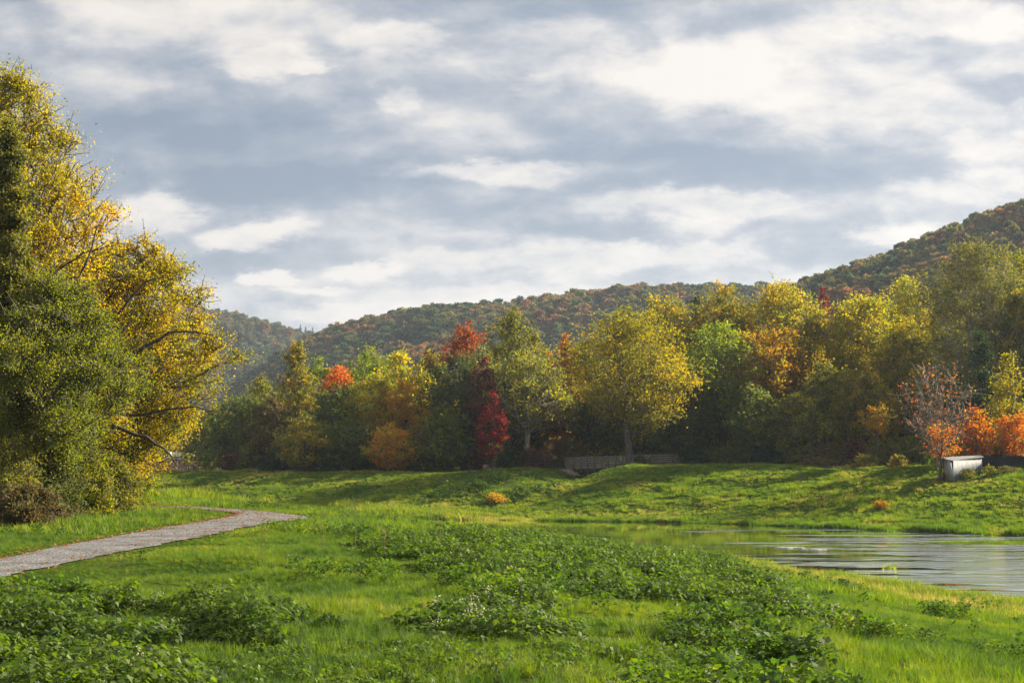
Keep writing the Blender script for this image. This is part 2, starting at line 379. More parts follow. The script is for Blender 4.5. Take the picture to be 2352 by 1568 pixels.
# riverside trees beyond the far levee: (px, top py, Y, crown half width px, palette, profile, tint, label)
TR = 'trees along the far river bank'
MID = [
 (1130, 800, 214, 60, 'yellow','oval','rand','yellow tree behind the gap right of the scarlet-topped maple'),
 (1420, 760, 214, 62, 'gold','oval','rand','golden tree mostly hidden behind the big lemon yellow tree'),
 (1700, 700, 216, 60, 'yellowgreen','oval','rand','yellow green tree in the gap left of the broad golden dome'),
 (1940, 730, 212, 66, 'gold','oval','rand','golden tree between the amber tree and the wide yellow tree'),
 (2170, 690, 206, 62, 'yellow','oval','rand','yellow tree half hidden left of the tallest grey-limbed tree'),
 (600, 862, 222, 55, 'yellowgreen','oval','rand','yellow green tree behind the low trees at the treeline start'),
 (1620, 800, 200, 60, 'bigyellow','oval','rand','lemon yellow tree behind the light green airy tree'),
 (492, 925, 235, 52, 'olive','oval','rand','pale olive tree behind the brick building end, leftmost of the far treeline'),
 (560, 902, 206, 62, 'green','round','rand','dark green rounded tree at the left start of the far treeline'),
 (622, 905, 196, 46, 'brown','oval','rand','low brownish tree beside the dark green rounded tree at the treeline start'),
 (683, 788, 204, 62, 'gold','cone','rand','pointed golden olive tree, first tall spire of the far treeline'),
 (735, 822, 214, 55, 'lime','oval','rand','green tree standing behind between the golden spire and the orange-capped tree'),
 (778, 842, 196, 60, 'orangetop','oval','top','dark green tree with an orange-red cap left of the golden trees'),
 (850, 796, 214, 66, 'lime','oval','rand','tall lime green tree behind the golden trees left of the maple'),
 (862, 850, 194, 60, 'yellow','oval','rand','yellow tree right beside the orange-capped dark tree'),
 (925, 800, 205, 62, 'yellow','oval','rand','bright yellow tree with a ragged top left of the red-topped maple'),
 (930, 862, 192, 58, 'orange','oval','rand','copper gold tree in front of the bright yellow ragged tree'),
 (985, 800, 208, 44, 'bigyellow','oval','rand','narrow yellow tree touching the left side of the red-topped maple'),
 (1066, 742, 193, 72, 'redtop','oval','top','large dark green maple with a scarlet top, left of centre'),
 (1110, 818, 187, 50, 'maroon','round','rand','maroon leaved tree in front of the scarlet-topped maple'),
 (1178, 706, 204, 72, 'olive','oval','rand','tall olive tree rising right behind the scarlet-topped maple'),
 (1212, 800, 189, 84, 'olive','spread','rand','grey olive thin-leaved tree with slender pale trunks left of the footbridge'),
 (1232, 768, 203, 55, 'bigyellow','oval','rand','pale yellow treetop between the tall olive tree and the red-orange tree'),
 (1296, 764, 199, 52, 'redorange','oval','rand','red-orange tree behind the left end of the footbridge'),
 (1345, 772, 207, 50, 'yellowgreen','oval','rand','yellow green tree behind the red-orange tree and the big yellow one'),
 (1360, 900, 198, 56, 'green','round','rand','dark green tree behind the footbridge railing under the big yellow tree'),
 (1528, 676, 206, 70, 'gold','round','rand','tall golden olive tree right behind the big yellow tree at the footbridge'),
 (1600, 664, 212, 36, 'darkgreen','oval','rand','narrow deep green tree between two golden treetops right of the footbridge'),
 (1655, 655, 208, 74, 'gold','round','rand','golden brown domed tree right of the narrow deep green tree'),
 (1560, 850, 190, 62, 'green','oval','rand','green tree just beyond the right end of the footbridge'),
 (1652, 738, 192, 84, 'lime','spread','rand','light green airy tree with several dark trunks right of the footbridge'),
 (1792, 655, 211, 96, 'gold','round','rand','broad golden tree with the widest dome in the middle of the right treeline'),
 (1762, 752, 194, 78, 'orange','spread','rand','orange tree in front of the broad golden dome'),
 (1892, 662, 224, 34, 'crimson','round','rand','crimson treetop showing above the yellow trees on the right'),
 (1868, 705, 199, 72, 'gold','oval','rand','amber tree below and left of the crimson treetop'),
 (1985, 672, 204, 92, 'yellow','round','rand','wide yellow tree right of the crimson treetop'),
 (1900, 830, 188, 70, 'olive','oval','rand','shaded olive tree in the front row below the amber tree'),
 (2085, 632, 214, 80, 'yellow','oval','rand','tall yellow tree with thin top left of the big grey-limbed tree'),
 (2070, 745, 190, 80, 'bigyellow','oval','rand','yellow green tree in the front row right of the wide yellow tree'),
 (1990, 850, 182, 64, 'gold','oval','rand','shaded golden brown tree above the goldenrod patch'),
 (2345, 575, 206, 90, 'yellowgreen','oval','rand','tall yellow green tree cut by the right picture edge'),
 (2340, 665, 184, 66, 'gold','oval','rand','brownish gold tree with pale trunk in front of the tall right edge tree'),
 (2460, 600, 190, 110, 'olive','round','rand','olive tree just outside the right edge'),
 (2180, 840, 176, 60, 'green','oval','rand','dark green tree behind the bare grey twiggy tree'),
 (1450, 840, 202, 60, 'olive','round','rand','shaded olive tree behind the footbridge, behind the forked trunks of the yellow tree'),
 (1740, 880, 184, 62, 'green','oval','rand','green shaded tree below the orange tree on the right'),
 (1830, 900, 180, 56, 'olive','oval','rand','olive shaded tree above the broken timber frame'),
 (800, 960, 186, 58, 'green','oval','rand','low green tree in front of the orange-capped dark tree'),
 (700, 950, 186, 58, 'gold','oval','rand','low brownish gold tree below the pointed golden spire'),
 (1020, 930, 184, 55, 'green','oval','rand','low dark green tree below the left side of the scarlet-topped maple'),
 (900, 970, 184, 52, 'orange','oval','rand','low copper tree below the copper gold tree'),
]
for i, (px, py, Y, hw, pal, pf, ti, lab) in enumerate(MID):
    x, _, ztop = at(px, py, Y); zb = tz(x, Y); H = ztop-zb; R = hw*Y/F0*(.75 if pal in ('crimson', 'redorange', 'maroon') else 1.05)
    low = py > 820
    nl = int(15500*(R/4.5)**1.3*(H/15)**.7*(1. if pf != 'spread' else .62))
    tree('riverside_tree', lab, 'tree', (x, Y, zb), pal, TR, bark=BARK_PALE if 'pale trunk' in lab else None,
         H=H*.98, R=R*1.27, hb=H*(.10 if pf == 'oval' else .18 if pf == 'round' else .34 if pf == 'spread' else .05),
         prof=pf, nlimb=12, nclump=int(90+nl/50), nleaf=nl, ls=.32, seed=100+i, tr=.12+.010*H, sig=.095, tint=ti, trunks=3 if pf == 'spread' else 2 if i % 3 == 0 else 1, tw=2, thick=1.6)

# the individually recognisable ones
x, y, z = at(1452, 1082, 178); zb = tz(x, y)
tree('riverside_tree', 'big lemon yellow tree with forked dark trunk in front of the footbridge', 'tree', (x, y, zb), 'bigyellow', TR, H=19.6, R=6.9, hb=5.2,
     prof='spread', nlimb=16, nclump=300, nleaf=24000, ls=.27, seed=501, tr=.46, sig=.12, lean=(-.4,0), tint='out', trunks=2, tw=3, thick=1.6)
x, y, z = at(2236, 560, 188); zb = tz(x, y)
tree('riverside_tree', 'huge dark olive tree with grey forking limbs near the right edge, tallest of all', 'tree', (x, y, zb), 'olive', TR, BARK_PALE, H=z-zb, R=7.9, hb=6.5,
     prof='spread', nlimb=30, nclump=420, nleaf=36000, ls=.27, seed=502, tr=.5, sig=.12, tint='rand', trunks=3, tw=4, thick=2.4)
x, y, z = at(2255, 765, 168); zb = tz(x, y)
tree('ivy_covered_tree', 'narrow blackish green vine-covered tree between the bare tree and right edge', 'tree', (x, y, zb), 'darkgreen', None, H=z-zb, R=1.9, hb=2,
     prof='oval', nlimb=8, nclump=90, nleaf=9000, ls=.24, seed=503, tr=.3, sig=.2, tw=0)
x, y, z = at(2150, 832, 148); zb = tz(x, y)
BARK_MID = simple('grey_brown_bark', (.12,.10,.085), (.27,.235,.20), 5, stretch=(1,1,.3))
tree('bare_tree', 'nearly leafless grey twiggy tree with a few rust leaves left of the metal shed', 'tree', (x, y, zb), 'redorange', None, BARK_MID, H=z-zb, R=3.9, hb=1.6,
     prof='spread', nlimb=22, nclump=170, nleaf=620, ls=.24, seed=504, tr=.14, sig=.15, trunks=4, tw=3, thick=3.2)
x, y, z = at(2312, 818, 160); zb = tz(x, y)
tree('young_tree', 'bright yellow green young tree behind the orange-red shrubs at the right edge', 'tree', (x, y, zb), 'bigyellow', None, H=z-zb, R=3.4, hb=2.6,
     prof='cone', nlimb=10, nclump=130, nleaf=7000, ls=.23, seed=505, tr=.15, sig=.14, tw=2)
x, y, z = at(1133, 905, 181); zb = tz(x, y)
tree('red_maple', 'slim crimson red maple standing in front of the maroon tree', 'tree', (x, y, zb), 'crimson', None, H=z-zb, R=1.8, hb=1.5,
     prof='oval', nlimb=10, nclump=100, nleaf=5200, ls=.24, seed=506, tr=.13, sig=.15, tw=2)
x, y, z = at(2012, 925, 166); zb = tz(x, y)
tree('young_maple', 'small leaning tree with bright amber leaves in front of the shaded wood', 'tree', (x, y, zb), 'orange', None, H=z-zb, R=1.9, hb=4.3,
     prof='round', nlimb=8, nclump=44, nleaf=1900, ls=.24, seed=507, tr=.1, sig=.17, tw=2)
x, y, zb = hit(2160, 1101, 120); z = at(2160, 970, y)[2]
tree('oak_sapling', 'short crooked oak with green and rust leaves at the left end of the metal shed', 'tree', (x, y, zb), 'redorange', None, H=z-zb, R=2.0, hb=2.2,
     prof='round', nlimb=12, nclump=60, nleaf=1100, ls=.19, seed=508, tr=.2, sig=.15, tw=3, thick=1.4)
for i, (px, py, Y, hw, lab) in enumerate([(2238, 938, 154, 50, 'orange-red sumac shrub behind the metal shed'), (2330, 955, 156, 58, 'orange-red sumac shrub behind the black barrier at the right edge')]):
    x, y, z = at(px, py, Y); zb = tz(x, y)
    tree('sumac_shrub', lab, 'shrub', (x, y, zb), 'redorange', 'red shrubs behind the shed', H=z-zb, R=hw*Y/F0, hb=1.0, prof='round', nlimb=9, nclump=110, nleaf=4200, ls=.25, seed=520+i, tr=.1, sig=.15, trunks=3, tw=2)

# bushes at the foot of the wood: (px, top py, Y, half width px, palette, label)
BUSH = [
 (480,1028,215,40,'green','dark green bush beside the brick building, leftmost below the treeline'),
 (530,1040,196,34,'maroon','maroon brown bush near the left end of the levee top'),
 (575,1018,194,34,'olive','olive bush with pale top left of the round dark bush'),
 (632,1045,188,30,'darkgreen','round dark green bush low on the levee edge under the brownish tree'),
 (700,1036,190,44,'brown','brown green bush below the pointed golden tree'),
 (775,1030,188,46,'green','green bush below the orange-capped dark tree'),
 (850,1042,187,42,'goldenrod','tawny bush at the levee edge below the yellow trees'),
 (930,1032,187,46,'brown','russet bush below the copper tree'),
 (1015,1036,186,44,'olive','olive bush left of the park bench'),
 (1090,1030,186,40,'maroon','dark maroon bush behind the park bench'),
 (1165,1040,184,40,'darkgreen','dark green bush right of the park bench'),
 (1225,1030,184,42,'maroon','wide brown-red vine bush left of the footbridge'),
 (1290,1005,192,36,'brown','brown climbing bush behind the left end of the footbridge'),
 (1350,1015,196,48,'gold','yellow brown bush behind the footbridge rails'),
 (1470,1046,182,20,'green','small green bush at the foot of the forked yellow tree'),
 (1520,1010,200,44,'green','green bush behind the right half of the footbridge'),
 (1600,1025,184,46,'darkgreen','dark bush right after the end of the footbridge'),
 (1680,1022,182,48,'green','deep green bush below the light green airy tree'),
 (1760,1026,180,46,'darkgreen','dark spreading bush left of the broken timber frame'),
 (1835,1035,178,40,'olive','olive bush right behind the broken timber frame'),
 (1905,1018,172,44,'brown','grey brown bush right of the broken timber frame'),
 (1965,1012,172,40,'maroon','dark purplish bush behind the goldenrod'),
 (2040,1010,168,44,'olive','olive bush between the goldenrod and the bare tree'),
 (2110,1000,162,44,'green','dark green bush at the foot of the bare grey tree'),
 (2210,1020,156,40,'olive','olive bush behind the roof of the metal shed'),
 (2300,1030,158,46,'brown','brown bush behind the black barrier'),
 (1990,1046,158,30,'goldenrod','yellow goldenrod clump, the wider of two on the right bank top'),
 (2062,1046,154,20,'goldenrod','bright yellow goldenrod clump nearer the shed'),
 (1880,1052,162,36,'brown','low tan brown weeds on the bank crest by the timber frame'),
]
for i, (px, py, Y, hw, pal, lab) in enumerate(BUSH):
    x, y, z = at(px, py, Y); zb = tz(x, y); h = max(z-zb, .8)
    tree('riverside_bush', lab, 'bush', (x, y, zb-.1), pal, 'bushes at the foot of the far wood', H=h+.1, R=hw*Y/F0, hb=.05, prof='bush', nlimb=6,
         nclump=int(45+hw), nleaf=int(1500+35*hw), ls=.24 if h > 1.5 else .17, seed=700+i, tr=.06, sig=.17, trunks=3, tw=1, thick=1.2)

# big trees on the left, this side of the river
LT = 'trees beside the gravel path'
def bigtree(lab, px, base_py, top_py, Y, hw, pal, seed, name='pathside_tree', **k):
    x, _, _ = at(px, base_py, Y); zb = tz(x, Y); zt = at(px, top_py, Y)[2]
    if 'limbs' in k: k['limbs'] = [([np.array(at(a_, b_, Y-dy))-np.array((x, Y, zb)) for a_, b_, dy in Pl], ra) for Pl, ra in k['limbs']]
    d = dict(H=zt-zb, R=hw*Y/F0, hb=2.5, prof='spread', nlimb=22, nclump=420, nleaf=60000, ls=.12, seed=seed, tr=.3, sig=.10, tw=6, thick=2., tint='rand')
    d.update(k)
    return tree(name, lab, 'tree', (x, Y, zb), pal, LT, **d)
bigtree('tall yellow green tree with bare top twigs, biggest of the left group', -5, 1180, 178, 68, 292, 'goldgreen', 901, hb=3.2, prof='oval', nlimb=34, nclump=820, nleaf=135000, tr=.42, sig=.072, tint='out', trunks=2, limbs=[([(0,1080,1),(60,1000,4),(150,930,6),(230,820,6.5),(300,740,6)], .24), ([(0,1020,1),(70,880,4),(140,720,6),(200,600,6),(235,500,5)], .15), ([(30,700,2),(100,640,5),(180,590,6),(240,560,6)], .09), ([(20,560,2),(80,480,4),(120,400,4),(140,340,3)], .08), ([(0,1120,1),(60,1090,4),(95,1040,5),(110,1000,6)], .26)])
bigtree('golden tree whose long drooping limb hangs over the path', 270, 1130, 560, 71, 208, 'goldgreen', 902, hb=1.6, prof='spread', nlimb=30, nclump=620, nleaf=108000, tr=.26, sig=.085, lean=(.8,0), trunks=2, limbs=[([(200,960,2),(260,975,5),(330,1000,7),(380,1030,8),(410,1075,8)], .13), ([(190,930,2),(250,880,4),(320,800,6),(400,760,7),(490,770,7)], .16), ([(150,980,1),(220,950,4),(330,955,6),(430,930,7),(500,945,7)], .12), ([(200,800,2),(270,720,5),(340,640,6),(400,640,6)], .10)])
bigtree('narrow olive green vine-clad tree at the left picture edge', -8, 1180, 300, 61, 66, 'olive', 903, hb=2, prof='spread', nlimb=14, nclump=300, nleaf=70000, tr=.3, sig=.17)
bigtree('feathery bright green tree, lower and nearest of the left group', 110, 1190, 640, 60, 175, 'olivelime', 904, hb=1.6, prof='spread', nlimb=26, nclump=520, nleaf=105000, ls=.085, tr=.26, sig=.105)
bigtree('yellow green tree filling the left edge behind the vine-clad tree', -90, 1180, 250, 74, 190, 'yellowgreen', 905, hb=2, prof='oval', nlimb=16, nclump=380, nleaf=70000, tr=.3, sig=.13)
bigtree('small lime yellow tree under the golden tree by the path bend', 262, 1140, 880, 76, 105, 'goldgreen', 906, hb=.6, prof='round', nlimb=14, nclump=240, nleaf=36000, tr=.12, sig=.13)
for i, (px, py, Y, hw, pal, lab) in enumerate([
    (10,1010,57,110,'olive','grey green bramble thicket at the left picture edge'),
    (110,1030,59,90,'green','dark glossy bush under the feathery green tree'),
    (190,1040,62,80,'yellowgreen','yellowish bramble bush left of the path bend'),
    (255,1045,66,70,'olive','pale olive bush nearest the path bend'),
    (300,1085,74,45,'lime','small lime green bush behind the pale olive bush'),
    (60,1120,55,90,'brown','low brown weedy bush in front of the left trees')]):
    x, y, z = at(px, py, Y); zb = tz(x, y)
    tree('bramble_bush', lab, 'bush', (x, y, zb-.1), pal, 'bushes under the left trees', H=z-zb+.1, R=hw*Y/F0, hb=.05, prof='bush', nlimb=8, nclump=220, nleaf=17000, ls=.10, seed=930+i, tr=.05, sig=.12, trunks=3, tw=3)

# ------------------------------------------------------------------ ground sheet
def axis(lo, hi, flo, fhi, step, g=1.16):
    a = list(np.arange(flo, fhi+1e-6, step)); s = step
    v = fhi
    while v < hi: s *= g; v += s; a.append(v)
    s = step; v = flo; b = []
    while v > lo: s *= g; v -= s; b.append(v)
    return np.array(b[::-1]+a)
gx = axis(-4500, 4500, -75, 75, .6); gy = axis(-400, 6000, 8, 200, .6)
GX, GY = np.meshgrid(gx, gy); GZ = ter(GX, GY)
nx, ny = len(gx), len(gy)
idx = np.arange(nx*ny).reshape(ny, nx)
Fg = np.stack([idx[:-1,:-1], idx[:-1,1:], idx[1:,1:], idx[1:,:-1]], -1).reshape(-1,4)
gm = mesh_np('ground', np.c_[GX.ravel(), GY.ravel(), GZ.ravel()], Fg, smooth=True)
m, nt, out = M('meadow_soil'); L = nt.links
tc = N(nt, 'ShaderNodeNewGeometry')
n1 = N(nt, 'ShaderNodeTexNoise', i_Scale=.35, i_Detail=5., i_Roughness=.6); n2 = N(nt, 'ShaderNodeTexNoise', i_Scale=7., i_Detail=6., i_Roughness=.7)
L.new(tc.outputs['Position'], n1.inputs['Vector']); L.new(tc.outputs['Position'], n2.inputs['Vector'])
r1 = ramp(nt, [(.3, (.035,.065,.012)), (.5, (.06,.10,.015)), (.7, (.10,.12,.025))], n1.outputs['Fac'])
r2 = ramp(nt, [(.3, (.45,.45,.45)), (.7, (1.15,1.15,1.1))], n2.outputs['Fac'])
mx = N(nt, 'ShaderNodeMixRGB', blend_type='MULTIPLY', i_0=1.); L.new(r1.outputs[0], mx.inputs[1]); L.new(r2.outputs[0], mx.inputs[2])
bs = N(nt, 'ShaderNodeBsdfDiffuse'); L.new(mx.outputs[0], bs.inputs[0])
bp = N(nt, 'ShaderNodeBump', i_Strength=.8, i_Distance=.12); L.new(n2.outputs['Fac'], bp.inputs['Height']); L.new(bp.outputs[0], bs.inputs['Normal'])
L.new(bs.outputs[0], out.inputs[0])
tag(newobj('ground', gm, [m]), kind='structure')

# gravel path
def strip(name, A, B, mat, lift=.03, cross=7):
    t = np.linspace(0, 1, cross)[None,:,None]
    P = A[:,None]*(1-t)+B[:,None]*t
    Z = ter(P[...,0], P[...,1])+lift
    n = len(A); V = np.concatenate([P, Z[...,None]], -1).reshape(-1,3); ii = np.arange(n*cross).reshape(n, cross)
    F = np.stack([ii[:-1,:-1], ii[1:,:-1], ii[1:,1:], ii[:-1,1:]], -1).reshape(-1,4)
    return tag(newobj(name, mesh_np(name, V, F, smooth=True), [mat]), kind='structure')
m, nt, out = M('crushed_gravel'); L = nt.links
tc = N(nt, 'ShaderNodeNewGeometry')
vo = N(nt, 'ShaderNodeTexVoronoi', i_Scale=19.); n1 = N(nt, 'ShaderNodeTexNoise', i_Scale=.9, i_Detail=5.); n2 = N(nt, 'ShaderNodeTexNoise', i_Scale=45., i_Detail=3.)
for q in (vo, n1, n2): L.new(tc.outputs['Position'], q.inputs['Vector'])
r1 = ramp(nt, [(0., (.08,.08,.082)), (.5, (.20,.20,.202)), (1., (.35,.35,.35))], vo.outputs['Color'])
r2 = ramp(nt, [(.32, (.70,.62,.55)), (.55, (1,1,1)), (.75, (1.1,1.1,1.1))], n1.outputs['Fac'])
mx = N(nt, 'ShaderNodeMixRGB', blend_type='MULTIPLY', i_0=1.); L.new(r1.outputs[0], mx.inputs[1]); L.new(r2.outputs[0], mx.inputs[2])
bs = N(nt, 'ShaderNodeBsdfDiffuse'); L.new(mx.outputs[0], bs.inputs[0])
ad = N(nt, 'ShaderNodeMath', operation='ADD'); L.new(vo.outputs['Distance'], ad.inputs[0]); L.new(n2.outputs['Fac'], ad.inputs[1])
bp = N(nt, 'ShaderNodeBump', i_Strength=.8, i_Distance=.03); L.new(ad.outputs[0], bp.inputs['Height']); L.new(bp.outputs[0], bs.inputs['Normal'])
L.new(bs.outputs[0], out.inputs[0]); GRAVEL = m
wob = (fbm(PR[:,0]*2, PR[:,1]*2, 21)-.5)*.6; wob2 = (fbm(PL[:,0]*2, PL[:,1]*2, 22)-.5)*.3
strip('path', PL+np.c_[wob2, wob2*0], PR+np.c_[wob, wob*0], GRAVEL)
EARTH = simple('trodden_earth', (.16,.12,.09), (.32,.25,.20), 1.5)
xs = np.linspace(-34, 3.5, 60); ys = np.interp(xs, [-34,-20,-5,3.5], [188,184,181,184.5])
strip('far_path', np.c_[xs, ys-1.1], np.c_[xs, ys+1.1], EARTH, .05, 3)
xs = np.linspace(21.5, 75, 60); ys = np.interp(xs, [21.5,30,45,75], [186,176,163,150])
strip('far_path', np.c_[xs, ys-1.0], np.c_[xs, ys+1.0], EARTH, .05, 3)

# ------------------------------------------------------------------ river
m, nt, out = M('river_water'); L = nt.links
tc = N(nt, 'ShaderNodeNewGeometry')
mp = N(nt, 'ShaderNodeMapping'); mp.inputs['Rotation'].default_value = (0,0,rad(12)); mp.inputs['Scale'].default_value = (1,1,1); L.new(tc.outputs['Position'], mp.inputs[0])
mpa = N(nt, 'ShaderNodeMapping'); mpa.inputs['Rotation'].default_value = (0,0,rad(14)); mpa.inputs['Scale'].default_value = (.06,.42,1); L.new(tc.outputs['Position'], mpa.inputs[0])
msk = N(nt, 'ShaderNodeTexNoise', i_Scale=1., i_Detail=3., i_Roughness=.6); L.new(mpa.outputs[0], msk.inputs['Vector'])
# ripples grow to the right where the water runs shallow and fast
sx = N(nt, 'ShaderNodeSeparateXYZ'); L.new(tc.outputs['Position'], sx.inputs[0])
gr = N(nt, 'ShaderNodeMapRange', i_1=8., i_2=28., i_3=-.08, i_4=.10); L.new(sx.outputs['X'], gr.inputs[0])
gr2 = N(nt, 'ShaderNodeMapRange', i_1=70., i_2=110., i_3=.07, i_4=-.10); L.new(sx.outputs['Y'], gr2.inputs[0])
ad = N(nt, 'ShaderNodeMath', operation='ADD'); L.new(msk.outputs['Fac'], ad.inputs[0]); L.new(gr.outputs[0], ad.inputs[1])
ad2 = N(nt, 'ShaderNodeMath', operation='ADD'); L.new(ad.outputs[0], ad2.inputs[0]); L.new(gr2.outputs[0], ad2.inputs[1])
mr = N(nt, 'ShaderNodeMapRange', i_1=.52, i_2=.60, i_3=.006, i_4=1.); mr.clamp = True; L.new(ad2.outputs[0], mr.inputs[0])
mpw = N(nt, 'ShaderNodeMapping'); mpw.inputs['Rotation'].default_value = (0,0,rad(8)); mpw.inputs['Scale'].default_value = (.55,1.5,1); L.new(tc.outputs['Position'], mpw.inputs[0])
w1 = N(nt, 'ShaderNodeTexNoise', i_Scale=1.5, i_Detail=5., i_Roughness=.62); L.new(mpw.outputs[0], w1.inputs['Vector'])
mpv = N(nt, 'ShaderNodeMapping'); mpv.inputs['Rotation'].default_value = (0,0,rad(13)); mpv.inputs['Scale'].default_value = (.10,.42,1); L.new(tc.outputs['Position'], mpv.inputs[0])
w2 = N(nt, 'ShaderNodeTexNoise', i_Scale=1., i_Detail=6., i_Roughness=.7); L.new(mpv.outputs[0], w2.inputs['Vector'])
wsum = N(nt, 'ShaderNodeMath', operation='MULTIPLY_ADD', i_1=3.2); L.new(w2.outputs['Fac'], wsum.inputs[0]); L.new(w1.outputs['Fac'], wsum.inputs[2])
mul = N(nt, 'ShaderNodeMath', operation='MULTIPLY'); L.new(wsum.outputs[0], mul.inputs[0]); L.new(mr.outputs[0], mul.inputs[1])
bp = N(nt, 'ShaderNodeBump', i_Strength=1., i_Distance=.11); L.new(mul.outputs[0], bp.inputs['Height'])
fr = N(nt, 'ShaderNodeFresnel', i_IOR=1.333); L.new(bp.outputs[0], fr.inputs['Normal'])
fm = N(nt, 'ShaderNodeMath', operation='MULTIPLY_ADD', i_1=1.35, i_2=.03); fm.use_clamp = True; L.new(fr.outputs[0], fm.inputs[0])
df_ = N(nt, 'ShaderNodeBsdfDiffuse'); df_.inputs[0].default_value = (.105,.075,.026,1)
gs = N(nt, 'ShaderNodeBsdfGlossy', i_Roughness=.05); gs.inputs[0].default_value = (.95,.95,.95,1); L.new(bp.outputs[0], gs.inputs['Normal'])
bs = N(nt, 'ShaderNodeMixShader'); L.new(fm.outputs[0], bs.inputs[0]); L.new(df_.outputs[0], bs.inputs[1]); L.new(gs.outputs[0], bs.inputs[2])
L.new(bs.outputs[0], out.inputs[0])
V = np.array([(-4000,-400,WATER),(4000,-400,WATER),(4000,2500,WATER),(-4000,2500,WATER)], float)
# sheet only along the river so that it stays under the banks
nq = np.array(NEAR[:,:2]); A = resample([tuple(q) for q in NEAR[1:-1]], 80); B = resample([tuple(q) for q in FAR[::-1][1:-1]][::-1], 80)
B = resample([(300,50),(100,92),(55,107),(40.7,113),(30.8,122),(21,131),(13.3,134.5),(-5,139),(-25,146),(-50,156),(-100,175),(-260,222)], 80)
A = A+np.array([-3.,-4.]); B = B+np.array([1.,7.])
t = np.linspace(0,1,12)[None,:,None]; P = A[:,None]*(1-t)+B[:,None]*t
Vw = np.concatenate([P, np.full(P.shape[:2]+(1,), WATER)], -1).reshape(-1,3); ii = np.arange(80*12).reshape(80,12)
Fw = np.stack([ii[:-1,:-1], ii[1:,:-1], ii[1:,1:], ii[:-1,1:]], -1).reshape(-1,4)
tag(newobj('river_water', mesh_np('river_water', Vw, Fw, smooth=True), [m]), kind='structure')

# ------------------------------------------------------------------ instanced ground cover (stuff)
def srccol(name, meshes, mat):
    c = bpy.data.collections.new(name)
    for i, me in enumerate(meshes):
        me.materials.append(mat); o = bpy.data.objects.new(f'{name}_{i:02d}', me); c.objects.link(o)
    return c
def scatter(name, P, col, scale, rz, tilt, tone, kind='stuff', **kw):
    n = len(P); me = bpy.data.meshes.new(name); me.vertices.add(n); me.vertices.foreach_set('co', P.astype(np.float32).ravel())
    k = len(col.objects)
    def at_(nm, ty, fld, v):
        a = me.attributes.new(nm, ty, 'POINT'); a.data.foreach_set(fld, v.ravel())
    at_('scl', 'FLOAT', 'value', scale.astype(np.float32)); at_('rot', 'FLOAT_VECTOR', 'vector', np.c_[tilt, rz].astype(np.float32))
    at_('idx', 'INT', 'value', rng.integers(0, k, n).astype(np.int32)); at_('tone', 'FLOAT', 'value', tone.astype(np.float32))
    o = newobj(name, me); tag(o, kind=kind, **kw)
    ng = bpy.data.node_groups.new(name+'_scatter', 'GeometryNodeTree')
    ng.interface.new_socket('Geometry', in_out='INPUT', socket_type='NodeSocketGeometry'); ng.interface.new_socket('Geometry', in_out='OUTPUT', socket_type='NodeSocketGeometry')
    gi = ng.nodes.new('NodeGroupInput'); go = ng.nodes.new('NodeGroupOutput')
    iop = ng.nodes.new('GeometryNodeInstanceOnPoints'); ci = ng.nodes.new('GeometryNodeCollectionInfo')
    ci.inputs['Collection'].default_value = col; ci.inputs['Separate Children'].default_value = True; ci.inputs['Reset Children'].default_value = True
    def na(nm, ty):
        q = ng.nodes.new('GeometryNodeInputNamedAttribute'); q.data_type = ty; q.inputs['Name'].default_value = nm; return q.outputs['Attribute']
    ng.links.new(gi.outputs[0], iop.inputs['Points']); ng.links.new(ci.outputs[0], iop.inputs['Instance']); iop.inputs['Pick Instance'].default_value = True
    ng.links.new(na('idx','INT'), iop.inputs['Instance Index']); ng.links.new(na('rot','FLOAT_VECTOR'), iop.inputs['Rotation']); ng.links.new(na('scl','FLOAT'), iop.inputs['Scale'])
    ng.links.new(iop.outputs[0], go.inputs[0])
    md = o.modifiers.new('scatter', 'NODES'); md.node_group = ng
    return o
def tuft(nb, rad_, h, w, seed, lean=.5, seg=3):
    g = np.random.default_rng(seed); th = g.random(nb)*6.283; r = rad_*np.sqrt(g.random(nb))
    b = np.c_[np.cos(th)*r, np.sin(th)*r, np.full(nb, -.03)]
    ph = th+g.normal(0, .9, nb); ln = lean*(.25+g.random(nb)); hh = h*(.5+.7*g.random(nb))
    d = np.c_[np.cos(ph), np.sin(ph)]; sd = np.c_[-np.sin(ph+g.normal(0,.5,nb)), np.cos(ph)]
    V = []
    for k in range(seg+1):
        t = k/seg; c = b.copy(); c[:,:2] += d*(ln*hh*t*t)[:,None]; c[:,2] += hh*(t-.28*ln*t*t)
        ww = w*(1-t)**.7*.5+.0008
        o = np.c_[sd*ww, np.zeros(nb)]
        V += [c-o, c+o]
    V = np.stack(V, 1); n2 = 2*(seg+1); base = np.arange(nb)[:,None]*n2
    F = np.concatenate([np.stack([base[:,0]+2*k, base[:,0]+2*k+1, base[:,0]+2*k+3, base[:,0]+2*k+2], -1) for k in range(seg)])
    return mesh_np('tuft', V.reshape(-1,3), F)
GRASS_COLS = [(.032,.070,.009),(.058,.112,.010),(.100,.158,.011),(.165,.205,.014),(.28,.22,.06)]
GRASS = leafmat('grass_blades', GRASS_COLS, trans=.58, attr='INSTANCER', gloss=.03, rnd=.10)
near_c = srccol('tuft_near', [tuft(46, .20, .34, .013, s, lean=.55+.1*(s%3)) for s in range(6)], GRASS)
far_c = srccol('tuft_far', [tuft(30, .36, .42, .036, 50+s, lean=.7, seg=2) for s in range(5)], GRASS)

def wedge(n, y0, y1, xm=.385, p=2.):
    Y = (y0**p+(y1**p-y0**p)*rng.random(n))**(1/p); X = (rng.random(n)*2-1)*xm*Y
    return X, Y
KP = []          # outlines of the thickets
